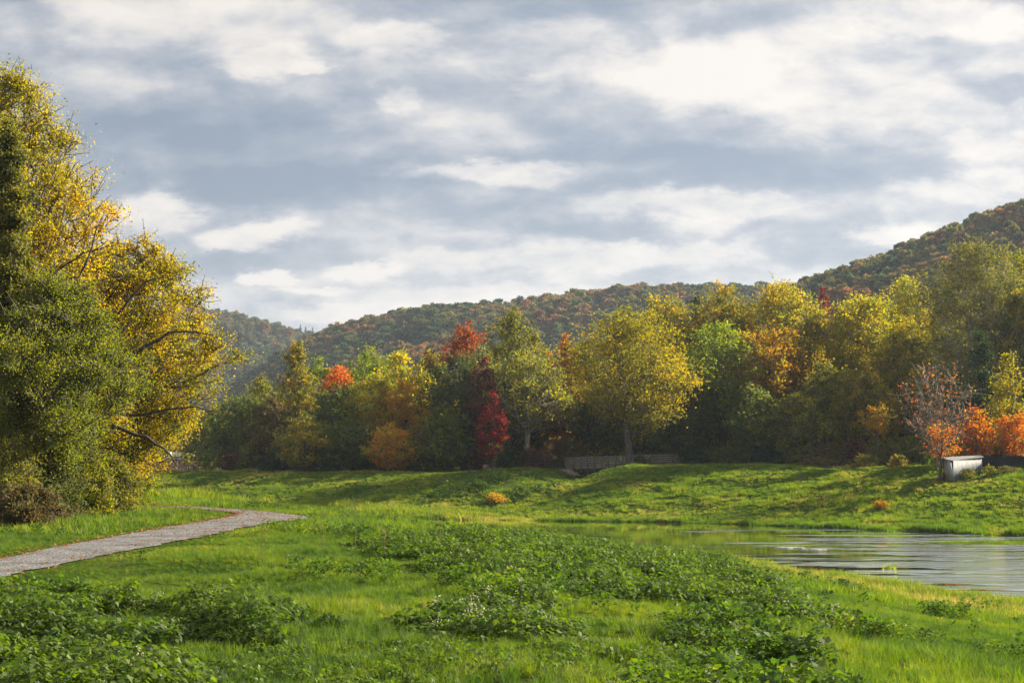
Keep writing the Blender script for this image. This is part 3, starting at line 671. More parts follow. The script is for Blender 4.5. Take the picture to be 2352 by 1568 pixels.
# ------------------------------------------------------------------ broadleaf thickets (knotweed)
def thicket(name, lab, outline, h, dens, ls, seed, cat='bush', flowers=0, group=None, kind=None, pal='knot', hit_y0=12, zo=0.):
    g = np.random.default_rng(seed)
    P = np.array([hit(px, py, hit_y0, zo=zo)[:2] for px, py in outline]); P = resample([tuple(q) for q in np.vstack([P, P[:1]])], 70)
    c = P.mean(0); lo, hi = P.min(0), P.max(0); area = (hi-lo).prod()
    KP.append(P)
    X = lo[0]+(hi[0]-lo[0])*g.random(int(area*dens*1.5)); Y = lo[1]+(hi[1]-lo[1])*g.random(len(X))
    k = inpoly(X, Y, P) & (dnear(X, Y)*dfar(X, Y) < -.3); X, Y = X[k], Y[k]
    e = pdist(X, Y, np.vstack([P, P[:1]]))
    hh = h*(.25+.75*sst(e/(h*1.6)))*(.15+1.5*fbm(X/1.1, Y/1.1, seed, 2))*(.6+.6*g.random(len(X)))
    k = (fbm(X/1.6, Y/1.6, seed+5, 3) > .38+.16*g.random(len(X))); X, Y, hh = X[k], Y[k], hh[k]
    Z = ter(X, Y); n = len(X); nl = 15
    lv = g.random((n,nl))**.6
    th = g.random((n,nl))*6.283; rr = .05+.11*g.random((n,nl))*(ls/.12)
    C = np.stack([X[:,None]+np.cos(th)*rr, Y[:,None]+np.sin(th)*rr, Z[:,None]+hh[:,None]*lv+.03], -1).reshape(-1,3)
    nL = len(C); d = np.stack([np.cos(th), np.sin(th), -.25-.5*g.random((n,nl))], -1).reshape(-1,3); d = norm(d+g.normal(0,.3,d.shape))
    s = norm(np.cross(d, np.array([0,0,1.])+g.normal(0,.25,d.shape))); nn = np.cross(s, d)
    sz = (ls*(.6+.75*g.random(nL)))[:,None]
    a = C-d*sz*.3; b = C+d*sz*.7; m1 = C-d*sz*.02
    l = m1+s*sz*.36+nn*sz*.10; r = m1-s*sz*.36+nn*sz*.10
    V = np.stack([a, l, b, r], 1).reshape(-1,3); F = np.arange(4*nL).reshape(-1,4)
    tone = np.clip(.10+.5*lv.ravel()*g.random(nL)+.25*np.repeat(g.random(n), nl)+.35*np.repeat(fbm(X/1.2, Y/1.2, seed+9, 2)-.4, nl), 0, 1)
    o = empty(name, (c[0], c[1], float(ter(np.array([c[0]]), np.array([c[1]]))[0])))
    tag(o, lab, cat, group, kind); loc = np.array(o.location)
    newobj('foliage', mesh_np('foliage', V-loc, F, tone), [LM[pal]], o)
    st = np.stack([np.c_[X, Y, Z-.03], np.c_[X+g.normal(0,.04,n), Y+g.normal(0,.04,n), Z+hh*.5], np.c_[X+g.normal(0,.07,n), Y+g.normal(0,.07,n), Z+hh*.98]], 1)
    V, F = tubes(st, np.tile(np.array([[.008,.006,.003]]), (n,1)), 3)
    tag(newobj('stems', mesh_np('stems', V-loc, F), [BARK_STEM], o), kind='stuff')
    if flowers:
        q = g.choice(n, flowers); FC = []
        for j in q:
            m_ = 26; t = g.random(m_)
            FC.append(np.c_[X[j]+g.normal(0,.05,m_), Y[j]+g.normal(0,.05,m_), Z[j]+hh[j]*.95+t*.16])
        V, F = leaves(np.vstack(FC), .028, g)
        tag(newobj('flowers', mesh_np('flowers', V-loc, F, g.random(len(F))), [FLOWER], o), kind='stuff')
    return o
BARK_STEM = simple('green_stem', (.06,.08,.02), (.12,.11,.03), 5, bump=0)
FLOWER = leafmat('cream_flowers', [(.5,.46,.34),(.65,.62,.5)], trans=.3)
TG = 'knotweed thickets in the near meadow'
thicket('knotweed_thicket', 'large dark knotweed thicket filling the lower left picture corner', [(-120,1400),(40,1390),(200,1398),(330,1400),(420,1425),(500,1470),(540,1560),(520,1680),(-160,1700)], .42, 42, .092, 11, flowers=3, group=TG)
thicket('knotweed_thicket', 'dark oval knotweed thicket right of the corner thicket', [(330,1415),(480,1402),(640,1400),(770,1420),(800,1462),(720,1488),(600,1490),(480,1480),(400,1460)], .52, 42, .092, 12, flowers=2, group=TG)
thicket('knotweed_thicket', 'bright knotweed thicket with cream flower spikes at bottom centre', [(880,1430),(1000,1402),(1180,1392),(1350,1412),(1480,1440),(1500,1476),(1400,1496),(1200,1498),(1000,1488),(890,1460)], .45, 42, .095, 13, flowers=26, group=TG)
thicket('knotweed_thicket', 'long knotweed band running down the near bank beside the water', [(790,1192),(900,1182),(1100,1192),(1400,1215),(1600,1245),(1780,1288),(1900,1330),(1830,1352),(1650,1318),(1450,1290),(1200,1268),(1000,1240),(850,1210)], .50, 22, .115, 14, flowers=5, group=TG, zo=.85)
thicket('knotweed_thicket', 'loose knotweed patch below the right half of the long band', [(1230,1320),(1400,1300),(1600,1335),(1800,1360),(1850,1390),(1700,1400),(1500,1375),(1300,1345)], .45, 9, .12, 15, group=TG)
thicket('knotweed_thicket', 'small knotweed patch left of the loose patch, mid meadow', [(950,1290),(1060,1285),(1120,1300),(1080,1325),(960,1320)], .42, 12, .12, 16, group=TG)
thicket('knotweed_thicket', 'smallest low knotweed patch beside the mid meadow', [(770,1305),(860,1290),(930,1305),(900,1330),(790,1332)], .4, 10, .11, 17, group=TG)
thicket('knotweed_thicket', 'low knotweed patch with pale flowers on the lower right grass', [(1680,1415),(1800,1400),(1950,1430),(2060,1460),(1960,1480),(1780,1455)], .4, 9, .12, 18, flowers=6, group=TG)
thicket('knotweed_thicket', 'tiny knotweed patch above the left meadow near the dry stalks', [(780,1252),(850,1245),(885,1258),(840,1272),(785,1268)], .45, 12, .12, 19, group=TG)
thicket('ground_cover', 'low leafy ground cover between the thickets at the bottom', [(480,1500),(800,1480),(1100,1500),(1500,1490),(1900,1520),(2000,1600),(900,1640),(500,1640)], .18, 14, .07, 20, cat='ground cover', kind='stuff')
thicket('knotweed_thicket', 'low leafy knotweed patch at the bottom right of centre', [(1480,1470),(1650,1460),(1800,1490),(1830,1530),(1700,1550),(1500,1520)], .4, 9, .11, 21, group=TG)
thicket('vine_mat', 'dark green vine mat slanting up the far bank left of the footbridge', [(930,1160),(1000,1128),(1090,1104),(1180,1090),(1195,1100),(1120,1128),(1020,1152),(960,1165)], .95, 4, .24, 22, group=None, hit_y0=140)
thicket('vine_mat', 'small green vine mat at the water end of the far gully', [(1080,1160),(1120,1140),(1200,1125),(1290,1112),(1300,1128),(1180,1150),(1100,1168)], .7, 3, .22, 23, hit_y0=130)

# near meadow
def clear(X, Y):
    m = np.zeros(X.shape, bool)
    for P in KP[:5]: m |= inpoly(X, Y, P) & (pdist(X, Y, P) > .25)
    return ~m | (rng.random(X.shape) < .40)
def place(X, Y): return np.c_[X, Y, ter(X, Y)]
def gtone(X, Y, s=0):
    return np.clip(.08+.62*fbm(X/4.5, Y/4.5, 31+s, 3)+.45*(fbm(X/.8, Y/.8, 41+s, 2)-.45)+rng.normal(0,.11,len(X)), 0, 1)
X, Y = wedge(30000, 14, 52, p=1.75)
pd = pathdist(X, Y); k = ((pd > .10) | ((np.minimum(pdist(X, Y, PL[::3]), pdist(X, Y, PR[::3])) < .3) & (rng.random(len(X)) < .45))) & (dnear(X, Y) > .6) & clear(X, Y); X, Y, pd = X[k], Y[k], pd[k]
tn = gtone(X, Y)
# tawny strip of dry grass along the near waterline
dn = dnear(X, Y); dry = sst((12-dn)/8)*sst((X-9)/5); tn = np.clip(tn+dry*.6*(.4+rng.random(len(X))), 0, 1)
mow = sst((pd-.2)/2.2)
vig = fbm(X/3, Y/3, 77, 3)
left = sst((-4-X)/8)
scl = (.12+.55*vig+.75*np.clip(fbm(X/.9,Y/.9,83,2)-.5,0,1))*(.38+.62*mow)*(1-.25*left)*(.8+.4*rng.random(len(X)))
n = len(X)
scatter('grass', place(X, Y), near_c, scl, rng.random(n)*6.283, rng.normal(0,.10,(n,2)), tn, label='long green grass of the near bank and levee top', cat='grass')
X, Y = wedge(42000, 50, 142, p=1.7)
k = (pathdist(X, Y) > .2) & (dnear(X, Y) > .5); X, Y = X[k], Y[k]
tn = gtone(X, Y); dn = dnear(X, Y); dry = sst((12-dn)/8)*sst((X-9)/5); tn = np.clip(tn+.06+dry*.6*rng.random(len(X)), 0, 1)
pd = pathdist(X, Y); scl = (.45+.8*fbm(X/4, Y/4, 78, 3))*(.35+.65*sst((pd-.2)/2.5))*(.85+.3*rng.random(len(X))); n = len(X)
scatter('grass', place(X, Y), far_c, scl*.95, rng.random(n)*6.283, rng.normal(0,.1,(n,2)), tn, label='sunlit grass around the path bend and towards the water', cat='grass')
# far bank
X = rng.random(90000)*150-80; Y = 105+rng.random(90000)*105
df = dfar(X, Y); k = (df > .4) & (df < 48) & (np.abs(X) < .40*Y); X, Y, df = X[k], Y[k], df[k]
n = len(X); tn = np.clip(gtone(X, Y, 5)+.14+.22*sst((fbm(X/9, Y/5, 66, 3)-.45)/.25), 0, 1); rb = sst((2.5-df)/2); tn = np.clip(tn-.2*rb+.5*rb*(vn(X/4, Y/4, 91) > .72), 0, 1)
scl = (.15+.8*fbm(X/3.5, Y/3.5, 79, 3)+1.6*np.clip(fbm(X/1.6,Y/1.6,84,2)-.5,0,1))*(.8+.4*rng.random(n))*(1.0-.35*sst((df-16)/14))
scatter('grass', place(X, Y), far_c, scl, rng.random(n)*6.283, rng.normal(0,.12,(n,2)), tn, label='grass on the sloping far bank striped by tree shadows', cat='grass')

# fallen leaves beside the path
def quad_leaf(s):
    V = np.array([(-s,0,0),(0,-s*.6,.01),(s,0,0),(0,s*.6,.014)], float); return mesh_np('fallen_leaf', V, np.array([[0,1,2,3]]))
LITTER = leafmat('leaf_litter', [(.12,.06,.03),(.30,.11,.03),(.42,.22,.06),(.30,.08,.02)], trans=.15, attr='INSTANCER')
lc = srccol('litter', [quad_leaf(.035), quad_leaf(.05)], LITTER)
pts = []
for L_, w_, nn, yl in ((PL, .22, 2400, 100), (PR, .5, 900, 100)):
    t = rng.integers(0, 260, nn); q = L_[t]+rng.normal(0, w_, (nn,2)); pts.append(q[(q[:,1] > 25) & (q[:,1] < 80)])
t = rng.integers(60, 240, 2200); f = rng.random(2200)[:,None]; q = PL[t]*f+PR[t]*(1-f); k = rng.random(2200) < sst((q[:,1]-40)/30)*.9+.08; pts.append(q[k])
for cx, cy in (g0(385,1180), g0(330,1185)): pts.append(np.array([cx,cy])+rng.normal(0, .9, (90,2)))
q = np.vstack(pts); n = len(q); z = ter(q[:,0], q[:,1])+.055
scatter('fallen_leaves', np.c_[q, z], lc, .7+.8*rng.random(n), rng.random(n)*6.283, rng.normal(0,.25,(n,2)), rng.random(n), label='fallen brown and orange leaves along the gravel path edges', cat='fallen leaves')

# single broadleaf weeds strewn between the thickets
def weed_src(seed):
    g = np.random.default_rng(seed); n_ = 34; lv = g.random(n_)**.7; th = g.random(n_)*6.283; rr = .04+.13*g.random(n_)
    C = np.c_[np.cos(th)*rr, np.sin(th)*rr, .05+.34*lv]; V, F = leaves(C, .085, g, aspect=.65, droop=.15, flat=.5); return mesh_np('weed', V, F)
weed_c = srccol('broadleaf_weed', [weed_src(880+i) for i in range(5)], leafmat('broadleaf_weed_leaves', [(.028,.058,.010),(.05,.10,.011),(.085,.15,.012),(.15,.20,.015),(.22,.16,.04)], trans=.45, attr='INSTANCER'))
X, Y = wedge(26000, 15, 75, p=1.6); k = (pathdist(X, Y) > 1.5) & (dnear(X, Y) > 2) & (fbm(X/3.2, Y/2.4, 121, 3) > .60+.16*rng.random(len(X))+.06*sst((X-3)/5)+.10*sst((-2-X)/6)*sst((Y-26)/6)); X, Y = X[k], Y[k]; n = len(X)
scatter('broadleaf_weeds', place(X, Y), weed_c, .55+.8*rng.random(n), rng.random(n)*6.283, rng.normal(0,.12,(n,2)), np.clip(.75*fbm(X/2, Y/2, 123, 2)+rng.normal(0,.16,n), 0, 1), label='scattered broadleaf weeds among the meadow grass', cat='weeds')
# tall grass fringe on the near crest
q = [hit(px, py)[:2] for px, py in [(300,1146),(450,1150),(650,1158),(800,1165),(950,1178),(1060,1190)]]
q = resample(q, 60); t = rng.integers(0, 60, 2600); P = q[t]+rng.normal(0, 1.2, (2600,2)); n = len(P)
P = P[pathdist(P[:,0], P[:,1]) > .6]; n = len(P)
scatter('tall_grass', place(P[:,0], P[:,1]), far_c, 1.0+.9*rng.random(n), rng.random(n)*6.283, rng.normal(0,.1,(n,2)), np.clip(.45+.4*rng.random(n), 0, 1), label='fringe of tall bright grass on the crest beyond the path bend', cat='grass')
# sedge and tall grass along both waterlines
q = resample([tuple(v_) for v_ in FAR[2:10]], 900); t = rng.integers(0, 900, 7000); P = q[t]+np.c_[rng.normal(0, .5, 7000), .9+np.abs(rng.normal(0, .7, 7000))]
k = (np.abs(P[:,0]) < .40*P[:,1]) & (fbm(P[:,0]/2.2, P[:,1]/2.2, 95, 2) > .42); P = P[k]; n = len(P); cl = fbm(P[:,0]/1.7, P[:,1]/1.7, 96, 2)
scatter('sedge', place(P[:,0], P[:,1]), far_c, .5+2.0*np.clip(cl-.3, 0, 1)+.3*rng.random(n), rng.random(n)*6.283, rng.normal(0,.15,(n,2)), np.clip(.02+.5*fbm(P[:,0]/3, P[:,1]/3, 97, 2)+.3*rng.random(n)+.5*(vn(P[:,0]/5, P[:,1]/5, 98) > .75), 0, 1), label='dark sedge clumps along the far waterline', cat='sedge')
q = resample([tuple(v_) for v_ in NEAR[4:10]], 900); t = rng.integers(0, 900, 5000); P = q[t]+np.c_[-.5-np.abs(rng.normal(0, .8, 5000)), rng.normal(0, .6, 5000)]
k = (np.abs(P[:,0]) < .40*P[:,1]) & (fbm(P[:,0]/1.6, P[:,1]/1.6, 99, 2) > .40); P = P[k]; n = len(P)
scatter('sedge', place(P[:,0], P[:,1]), near_c, .7+1.1*rng.random(n), rng.random(n)*6.283, rng.normal(0,.15,(n,2)), np.clip(.35+.6*rng.random(n), 0, 1), label='tawny sedge along the near waterline', cat='sedge')
# dead stalks standing in the meadow
stk = []
for px, py, h in [(740,1275,1.1),(815,1262,1.5),(880,1290,.9),(600,1290,.8),(1010,1268,1.2),(1855,1325,.8),(1895,1345,.9),(725,1170,1.3),(560,1160,1.2),(430,1165,1.0)]:
    x, y, z = hit(px, py); g = Geo(); R_ = np.random.default_rng(int(px))
    Pk = np.array([[(0,0,-.05),(.02,.01,h*.5),(.05*R_.normal(),.03,h)]]); V, F = tubes(Pk, np.array([[.012,.009,.005]]), 4); g.add(V, F)
    nb = 6; s0 = np.c_[np.zeros((nb,2)), h*(.5+.5*R_.random(nb))]; e0 = s0+np.c_[R_.normal(0,.10,(nb,2)), .15+.1*R_.random(nb)]
    V, F = tubes(np.stack([s0, (s0+e0)/2, e0], 1), np.tile(np.array([[.006,.005,.003]]), (nb,1)), 3); g.add(V, F)
    o = newobj('dry_stalk', g.mesh('dry_stalk'), [STALK if 'STALK' in globals() else globals().setdefault('STALK', simple('dry_stalk_fibre', (.12,.08,.04), (.24,.17,.09), 6, bump=0))])
    o.location = (x, y, tz(x, y)); stk.append(o)
for o, l in zip(stk, ['dry weed stalk left of the mid meadow','tall dry weed stalk beside the tiny knotweed patch','short dry stalk above the smallest knotweed patch','thin dry stalk below the path edge','dry stalk at the foot of the long knotweed band','dry stalk at the water edge by the end of the band','second dry stalk at the near water edge','tall stalk behind the path bend','stalk on the crest left of the path bend','leftmost stalk on the crest behind the path']):
    tag(o, l, 'weed stalk', 'dry stalks in the near grass')

# floating debris / stones
for i, (px, py, w, lab) in enumerate([(1815,1258,1.3,'flat pinkish mud bar lying in the middle of the water'),(1870,1262,1.1,'second thin mud bar right of the middle one'),(2240,1218,.5,'pale stone at the far waterline on the right'),(1855,1210,.45,'small stone at the far waterline near the centre right')]):
    x, y = g0(px, py, WATER)
    g = np.random.default_rng(i); a = np.arange(14)*2*np.pi/14; rr_ = w*(.7+.4*g.random(14))
    top = np.c_[np.cos(a)*rr_*.8, np.sin(a)*rr_*.35, .05+.03*g.random(14)]; bot = np.c_[np.cos(a)*rr_, np.sin(a)*rr_*.5, np.full(14, -.08)]
    V = np.vstack([bot, top, [[0,0,.09]], [[0,0,-.1]]]); ii = np.arange(14); jj = (ii+1) % 14
    F = np.vstack([np.c_[ii, jj, jj+14, ii+14], np.c_[ii+14, jj+14, np.full(14,28), np.full(14,28)][:, [0,1,2,2]]])
    me = bpy.data.meshes.new('bar'); me.from_pydata(V.tolist(), [], [tuple(f) for f in np.c_[ii, jj, jj+14, ii+14].tolist()]+[(int(a_)+14, int(b_)+14, 28) for a_, b_ in zip(ii, jj)]+[(int(b_), int(a_), 29) for a_, b_ in zip(ii, jj)])
    o = newobj('river_stone' if i > 1 else 'mud_bar', me, [STONE]); o.location = (x, y, WATER); tag(o, lab, 'stone' if i > 1 else 'mud bar')
x, y = g0(2040, 1305, WATER)
V, F = leaves(np.random.default_rng(4).normal(0, .22, (90,3))*np.array([1,.7,.35])+np.array([0,0,.08]), .12, np.random.default_rng(5))
o = newobj('water_weed', mesh_np('water_weed', V, F, np.full(90, .8)), [LM['lime']]); o.location = (x, y, WATER); tag(o, 'small green weed clump floating on the river', 'water plant')

# ------------------------------------------------------------------ footbridge
BY = 186.0
def bx(src): return (src/1.7415-W0/2)/F0*BY
def rise(x): return .30+(x-bx(2261))*.036
br = tag(empty('footbridge', (bx(2261), BY, .3)), 'weathered grey timber footbridge with board railings over the gully', 'footbridge')
o0 = np.array(br.location)
def part(name, g, mat, par, label=None, smooth=False):
    me = g.mesh(name, smooth); o = newobj(name, me, [mat], par)
    if label: o['label'] = label
    return o
xa, xb = bx(2261), bx(2722)
g = Geo(); V, F = beam((xa-.3, BY+1.15, rise(xa)-.07), (xb+.3, BY+1.15, rise(xb)-.07), 2.5, .09); g.add(V-o0, F); part('deck', g, WOOD, br)
for dy in (.05, 1.1, 2.2):
    g = Geo(); V, F = beam((bx(2318), BY+dy, rise(bx(2318))-.42), (bx(2600), BY+dy, rise(bx(2600))-.42), .22, .56); g.add(V-o0, F); part('girder', g, WOOD_DK, br)
def railing(y, posts, long_from, long_to, nb, pw, par, nm='railing'):
    r = Geo(); xs_ = sorted(posts)
    for z in np.linspace(.14, 1.30, nb):
        for a, b in zip(xs_[:-1], xs_[1:]):
            V, F = beam((a, y, rise(a)+z+rng.normal(0,.008)), (b, y, rise(b)+z+rng.normal(0,.008)), .045, .13); r.add(V-o0, F)
    rl = part(nm, r, RAILW, par)
    for x in xs_:
        g = Geo(); lo = -.72 if long_from <= x <= long_to else -.25
        V, F = box((x, y-.03 if y < BY+1 else y+.03, rise(x)+(lo+1.40)/2), (pw, pw*.9, 1.40-lo)); g.add(V-o0, F); part('post', g, POSTW, rl)
ps = [bx(v) for v in (2261,2296,2323,2350,2378,2405,2433,2460,2488,2517)]
railing(BY-.10, ps, bx(2315), bx(2540), 5, .19, br)
railing(BY-.10, [bx(2517)+.25, bx(2592)], 1e9, 1e9, 5, .17, br)
railing(BY-.10, [bx(2597)+.25, bx(2719)], 1e9, 1e9, 5, .24, br)
railing(BY+2.35, [bx(v) for v in np.arange(2296, 2722, 28)], 1e9, 1e9, 5, .12, br)
g = Geo(); V, F = box((bx(2300)-.2, BY+1.2, -.9), (.5, 3.2, 1.9)); g.add(V-o0, F); part('abutment', g, WOOD_DK, br); g = Geo(); V, F = box((bx(2610), BY+1.2, -.6), (.5, 3.2, 1.9)); g.add(V-o0, F); part('abutment', g, WOOD_DK, br)
me_g = Geo()
# gravel mound at the bridge's left approach
a = np.arange(16)*2*np.pi/16; V = []; F = []
for r_, z_ in ((1.9,-.5),(1.5,.05),(.9,.28)): V += [(math.cos(q)*r_*1.25, math.sin(q)*r_*.9, z_+.05*math.sin(q*5)) for q in a]
V.append((0,0,.34))
for k_ in range(2):
    for i in range(16): F.append((k_*16+i, k_*16+(i+1)%16, (k_+1)*16+(i+1)%16, (k_+1)*16+i))
for i in range(16): F.append((32+i, 32+(i+1)%16, 48))
me = bpy.data.meshes.new('mound'); me.from_pydata(V, [], F); o = newobj('earth_mound', me, [EARTH]); o.location = (bx(2262)-.4, BY+.4, -.1); tag(o, 'pinkish gravel mound at the left end of the footbridge', 'mound')

# park bench
x, y, _ = at(1120, 1083, 179); zb = tz(x, y)
be = tag(empty('park_bench', (x, y, zb)), 'small dark red-brown park bench on the far levee top', 'bench'); be.rotation_euler = (0,0,rad(62))
BENCHM = simple('bench_wood', (.09,.035,.025), (.18,.08,.06), 5)
g = Geo()
for k_ in range(3): V, F = box((0,-.18+k_*.16,.45), (1.5,.13,.04)); g.add(V, F)
part('seat', g, BENCHM, be)
g = Geo()
for k_ in range(3): V, F = box((0,.27+.03*k_,.60+k_*.15), (1.5,.04,.12), rx=-.2); g.add(V, F)
part('backrest', g, BENCHM, be)
for s in (-.62, .62):
    g = Geo()
    for V, F in (box((s,-.2,.215), (.07,.07,.43)), box((s,.235,.215), (.07,.07,.43)), box((s,0,.40), (.06,.5,.05)), box((s,.30,.68), (.06,.05,.50), rx=-.2)): g.add(V, F)
    part('leg', g, METAL_PINKISH, be)

# broken timber frame at the wood edge
x, y, _ = at(1860, 1058, 170); zb = tz(x, y)
tf = tag(empty('timber_frame', (x, y, zb)), 'broken dark timber frame leaning at the edge of the wood', 'timber frame')
for a_, b_ in (((-.9,0,-.1),(-.85,0,1.35)), ((.75,0,-.1),(.9,.1,1.2)), ((.2,.5,-.1),(.25,.5,1.0))):
    g = Geo(); V, F = beam(a_, b_, .11, .11); g.add(V, F); part('post', g, WOOD_DK, tf)
g = Geo()
for a_, b_ in (((-1.1,-.07,.75),(1.1,.0,1.15)), ((-1.1,-.07,.5),(.9,-.02,.7))): V, F = beam(a_, b_, .05, .13); g.add(V, F)
part('rail', g, WOOD_DK, tf)

# metal shed and black barrier
def seg_pt(px, py, Y): return np.array(at(px, py, Y))
S2 = np.array(hit(2187, 1103, 120)); YS = S2[1]; S1 = seg_pt(2170, 1099, YS+1.3); S3 = seg_pt(2256, 1084, YS+4.5)
sh = tag(empty('metal_shed', tuple(S2)), 'low weathered corrugated metal shed with one bent wall panel on the bank crest', 'shed'); s0 = np.array(sh.location)
def corr(A, B, top_a, top_b, bot, n, amp=.035, skew=0.):
    """corrugated sheet wall from A to B with thickness"""
    A = np.array(A); B = np.array(B); d = (B-A); L_ = np.linalg.norm(d[:2]); nn = np.array([d[1], -d[0], 0])/L_
    V = []; 
    for k_ in range(n+1):
        t = k_/n; p = A+d*t; off = nn*(amp*math.cos(k_*math.pi))
        for th_ in (0, -.012):
            q_ = p+off+nn*th_
            V.append((q_[0], q_[1], tz(q_[0], q_[1])-.2)); V.append((q_[0]+skew*t, q_[1], top_a+(top_b-top_a)*t))
    V = np.array(V); F = []
    for k_ in range(n):
        b = 4*k_; F += [(b, b+4, b+5, b+1), (b+2, b+3, b+7, b+6), (b+1, b+5, b+7, b+3), (b, b+2, b+6, b+4)]
    return V, np.array(F)
zt2 = at(2186, 1057, YS)[2]; zt1 = at(2171, 1053, YS+1.3)[2]; zt3 = at(2256, 1049, YS+4.5)[2]
V, F = corr(S2+np.array([.12,0,0]), S3, zt2, zt3, min(S2[2], S3[2]), 44); g = Geo(); g.add(V-s0, F); part('front_wall', g, METAL_SHED, sh)
V, F = corr(S1, S2-np.array([.16,0,0]), zt1, zt2-.05, S2[2]-.1, 8, .02); g = Geo(); g.add(V-s0, F); part('end_wall', g, METAL_PINKISH, sh, 'pinkish end wall panel')  # end wall coloured pinker than the front wall
# loose panel, swung open and leaning
g = Geo(); V, F = beam((S2[0]-.05, S2[1]-.25, S2[2]-.1), (S2[0]-.30, S2[1]-.05, zt2-.05), .42, .02); g.add(V-s0, F); part('loose_panel', g, METAL_SHED, sh, 'loose grey panel leaning off the wall')
back = np.array([.6, 2.4, 0])
V, F = corr(S1+back, S3+back, zt1+.1, zt3+.1, S3[2], 40); g = Geo(); g.add(V-s0, F); part('back_wall', g, METAL_SHED, sh)
c4 = [np.array([S1[0]-.15, S1[1]-.1, zt1+.02]), np.array([S2[0]-.1, S2[1]-.22, zt2+.02]), np.array([S3[0]+.15, S3[1]-.15, zt3+.02]), np.array([S3[0]+.75, S3[1]+2.6, zt3+.16]), np.array([S1[0]+.4, S1[1]+2.6, zt1+.14])]
V = [tuple(c-s0) for c in c4]+[tuple(c-s0-np.array([0,0,.05])) for c in c4]
F = [(0,1,2,3,4),(9,8,7,6,5)]+[(i, i+5, (i+1)%5+5, (i+1)%5) for i in range(5)]
me = bpy.data.meshes.new('roof'); me.from_pydata(V, [], F); newobj('roof', me, [SHEDROOF], sh)
# black fabric barrier
P1 = S3+np.array([-.6, .5, 0]); n = 60; V = []; F = []
for k_ in range(n+1):
    t = k_/n; x = P1[0]+t*17; y = P1[1]+.6-t*5.0+.12*math.sin(t*23); zb = tz(x, y)-.3
    ztp = CAMZ+ray(2260, 1048)[1]*y+.03+.06*math.sin(t*11)+.03*math.sin(t*31)-.05*t
    for o_ in (0, .04): V += [(x, y+o_, zb), (x, y+o_+.05*math.sin(t*40), ztp)]
for k_ in range(n):
    b = 4*k_; F += [(b, b+4, b+5, b+1), (b+2, b+3, b+7, b+6), (b+1, b+5, b+7, b+3)]
ba = tag(empty('fabric_barrier', tuple(P1)), 'long black fabric barrier with wavy top edge right of the metal shed', 'barrier')
me = bpy.data.meshes.new('sheet'); me.from_pydata([tuple(np.array(v)-P1) for v in V], [], F); newobj('fabric_sheet', me, [TARP], ba)
for k_ in range(7):
    t = (k_+.3)/7; x = P1[0]+t*17; y = P1[1]+.72-t*5.0; zt_ = CAMZ+ray(2260, 1048)[1]*y+.06
    g = Geo(); zb = tz(x, y); V, F = box((x, y, (zb+zt_)/2), (.06,.05,zt_-zb+.4)); g.add(V-P1, F); part('stake', g, WOOD_DK, ba)
# weeds in front of the barrier
for i, (px, py, Y, hw, pal, lab) in enumerate([(2275,1068,132,16,'olive','weeds in front of the black barrier next to the shed'),(2315,1072,131,20,'brown','brown weeds in front of the black barrier at the right edge'),(2172,1086,131.5,12,'green','dark tuft at the foot of the oak by the shed'),(2222,1074,131.5,20,'olive','straggly weeds growing up the front wall of the metal shed')]):
    x, y, zb = hit(px, 1098-.09*(px-2172), 120); z = at(px, py, y)[2]
    tree('weed_clump', lab, 'weeds', (x, y, zb-.05), pal, None, H=max(z-zb, .7), R=hw*Y/F0, hb=.05, prof='bush', nlimb=4, nclump=26, nleaf=700, ls=.12, seed=1200+i, tr=.02, sig=.2, trunks=3, tw=2)

# rust coloured weed patches on the far bank
for i, (px, py, hw, lab) in enumerate([(1140,1152,26,'peach coloured weed patch at the foot of the far bank, left'),(2024,1168,18,'small peach coloured weed patch on the right far bank')]):
    x, y, z = hit(px, py, 105)
    tree('rusty_weeds', lab, 'weeds', (x, y, z-.05), 'orange', None, H=.8, R=hw*y/F0, hb=.02, prof='bush', nlimb=3, nclump=40, nleaf=1300, ls=.13, seed=1230+i, tr=.02, sig=.2, trunks=2, tw=1)

# ------------------------------------------------------------------ brick building far left
BYD = 300.0
def bp3(sx, sy, Y=BYD): return np.array(at(sx/1.7415, sy/1.7415, Y))
m, nt, out = M('brick'); L = nt.links
tc = N(nt, 'ShaderNodeTexCoord'); mp = N(nt, 'ShaderNodeMapping'); mp.inputs['Rotation'].default_value = (rad(90),0,0); L.new(tc.outputs['Object'], mp.inputs[0])
bt = N(nt, 'ShaderNodeTexBrick', i_Scale=3.2); bt.inputs['Color1'].default_value = (.30,.11,.08,1); bt.inputs['Color2'].default_value = (.22,.085,.065,1); bt.inputs['Mortar'].default_value = (.35,.30,.27,1)
L.new(mp.outputs[0], bt.inputs['Vector']); bs = N(nt, 'ShaderNodeBsdfPrincipled', i_Roughness=.9); L.new(bt.outputs[0], bs.inputs['Base Color']); L.new(bs.outputs[0], out.inputs[0]); BRICK = m
a = bp3(640, 1920); b = bp3(812, 1838)
bd = tag(empty('brick_building', (a[0], BYD, -4)), 'red brick building with grey roof and white stair rail seen under the left tree', 'building'); q0 = np.array(bd.location)
eave = bp3(700, 1836)[2]
g = Geo(); V, F = box(((a[0]+b[0])/2, BYD+5, (-4+eave)/2), (b[0]-a[0], 10, eave+4)); g.add(V-q0, F); part('wall', g, BRICK, bd)
g = Geo(); w2 = bp3(600, 1900)[0]; V, F = box(((w2+a[0])/2, BYD+6.5, (-4+eave-1)/2), (a[0]-w2-.05, 9, eave+3)); g.add(V-q0, F); part('wing_wall', g, simple('grey_siding', (.30,.33,.38), (.42,.45,.50), 3), bd, 'pale grey side wing')
rz = bp3(700, 1808)[2]
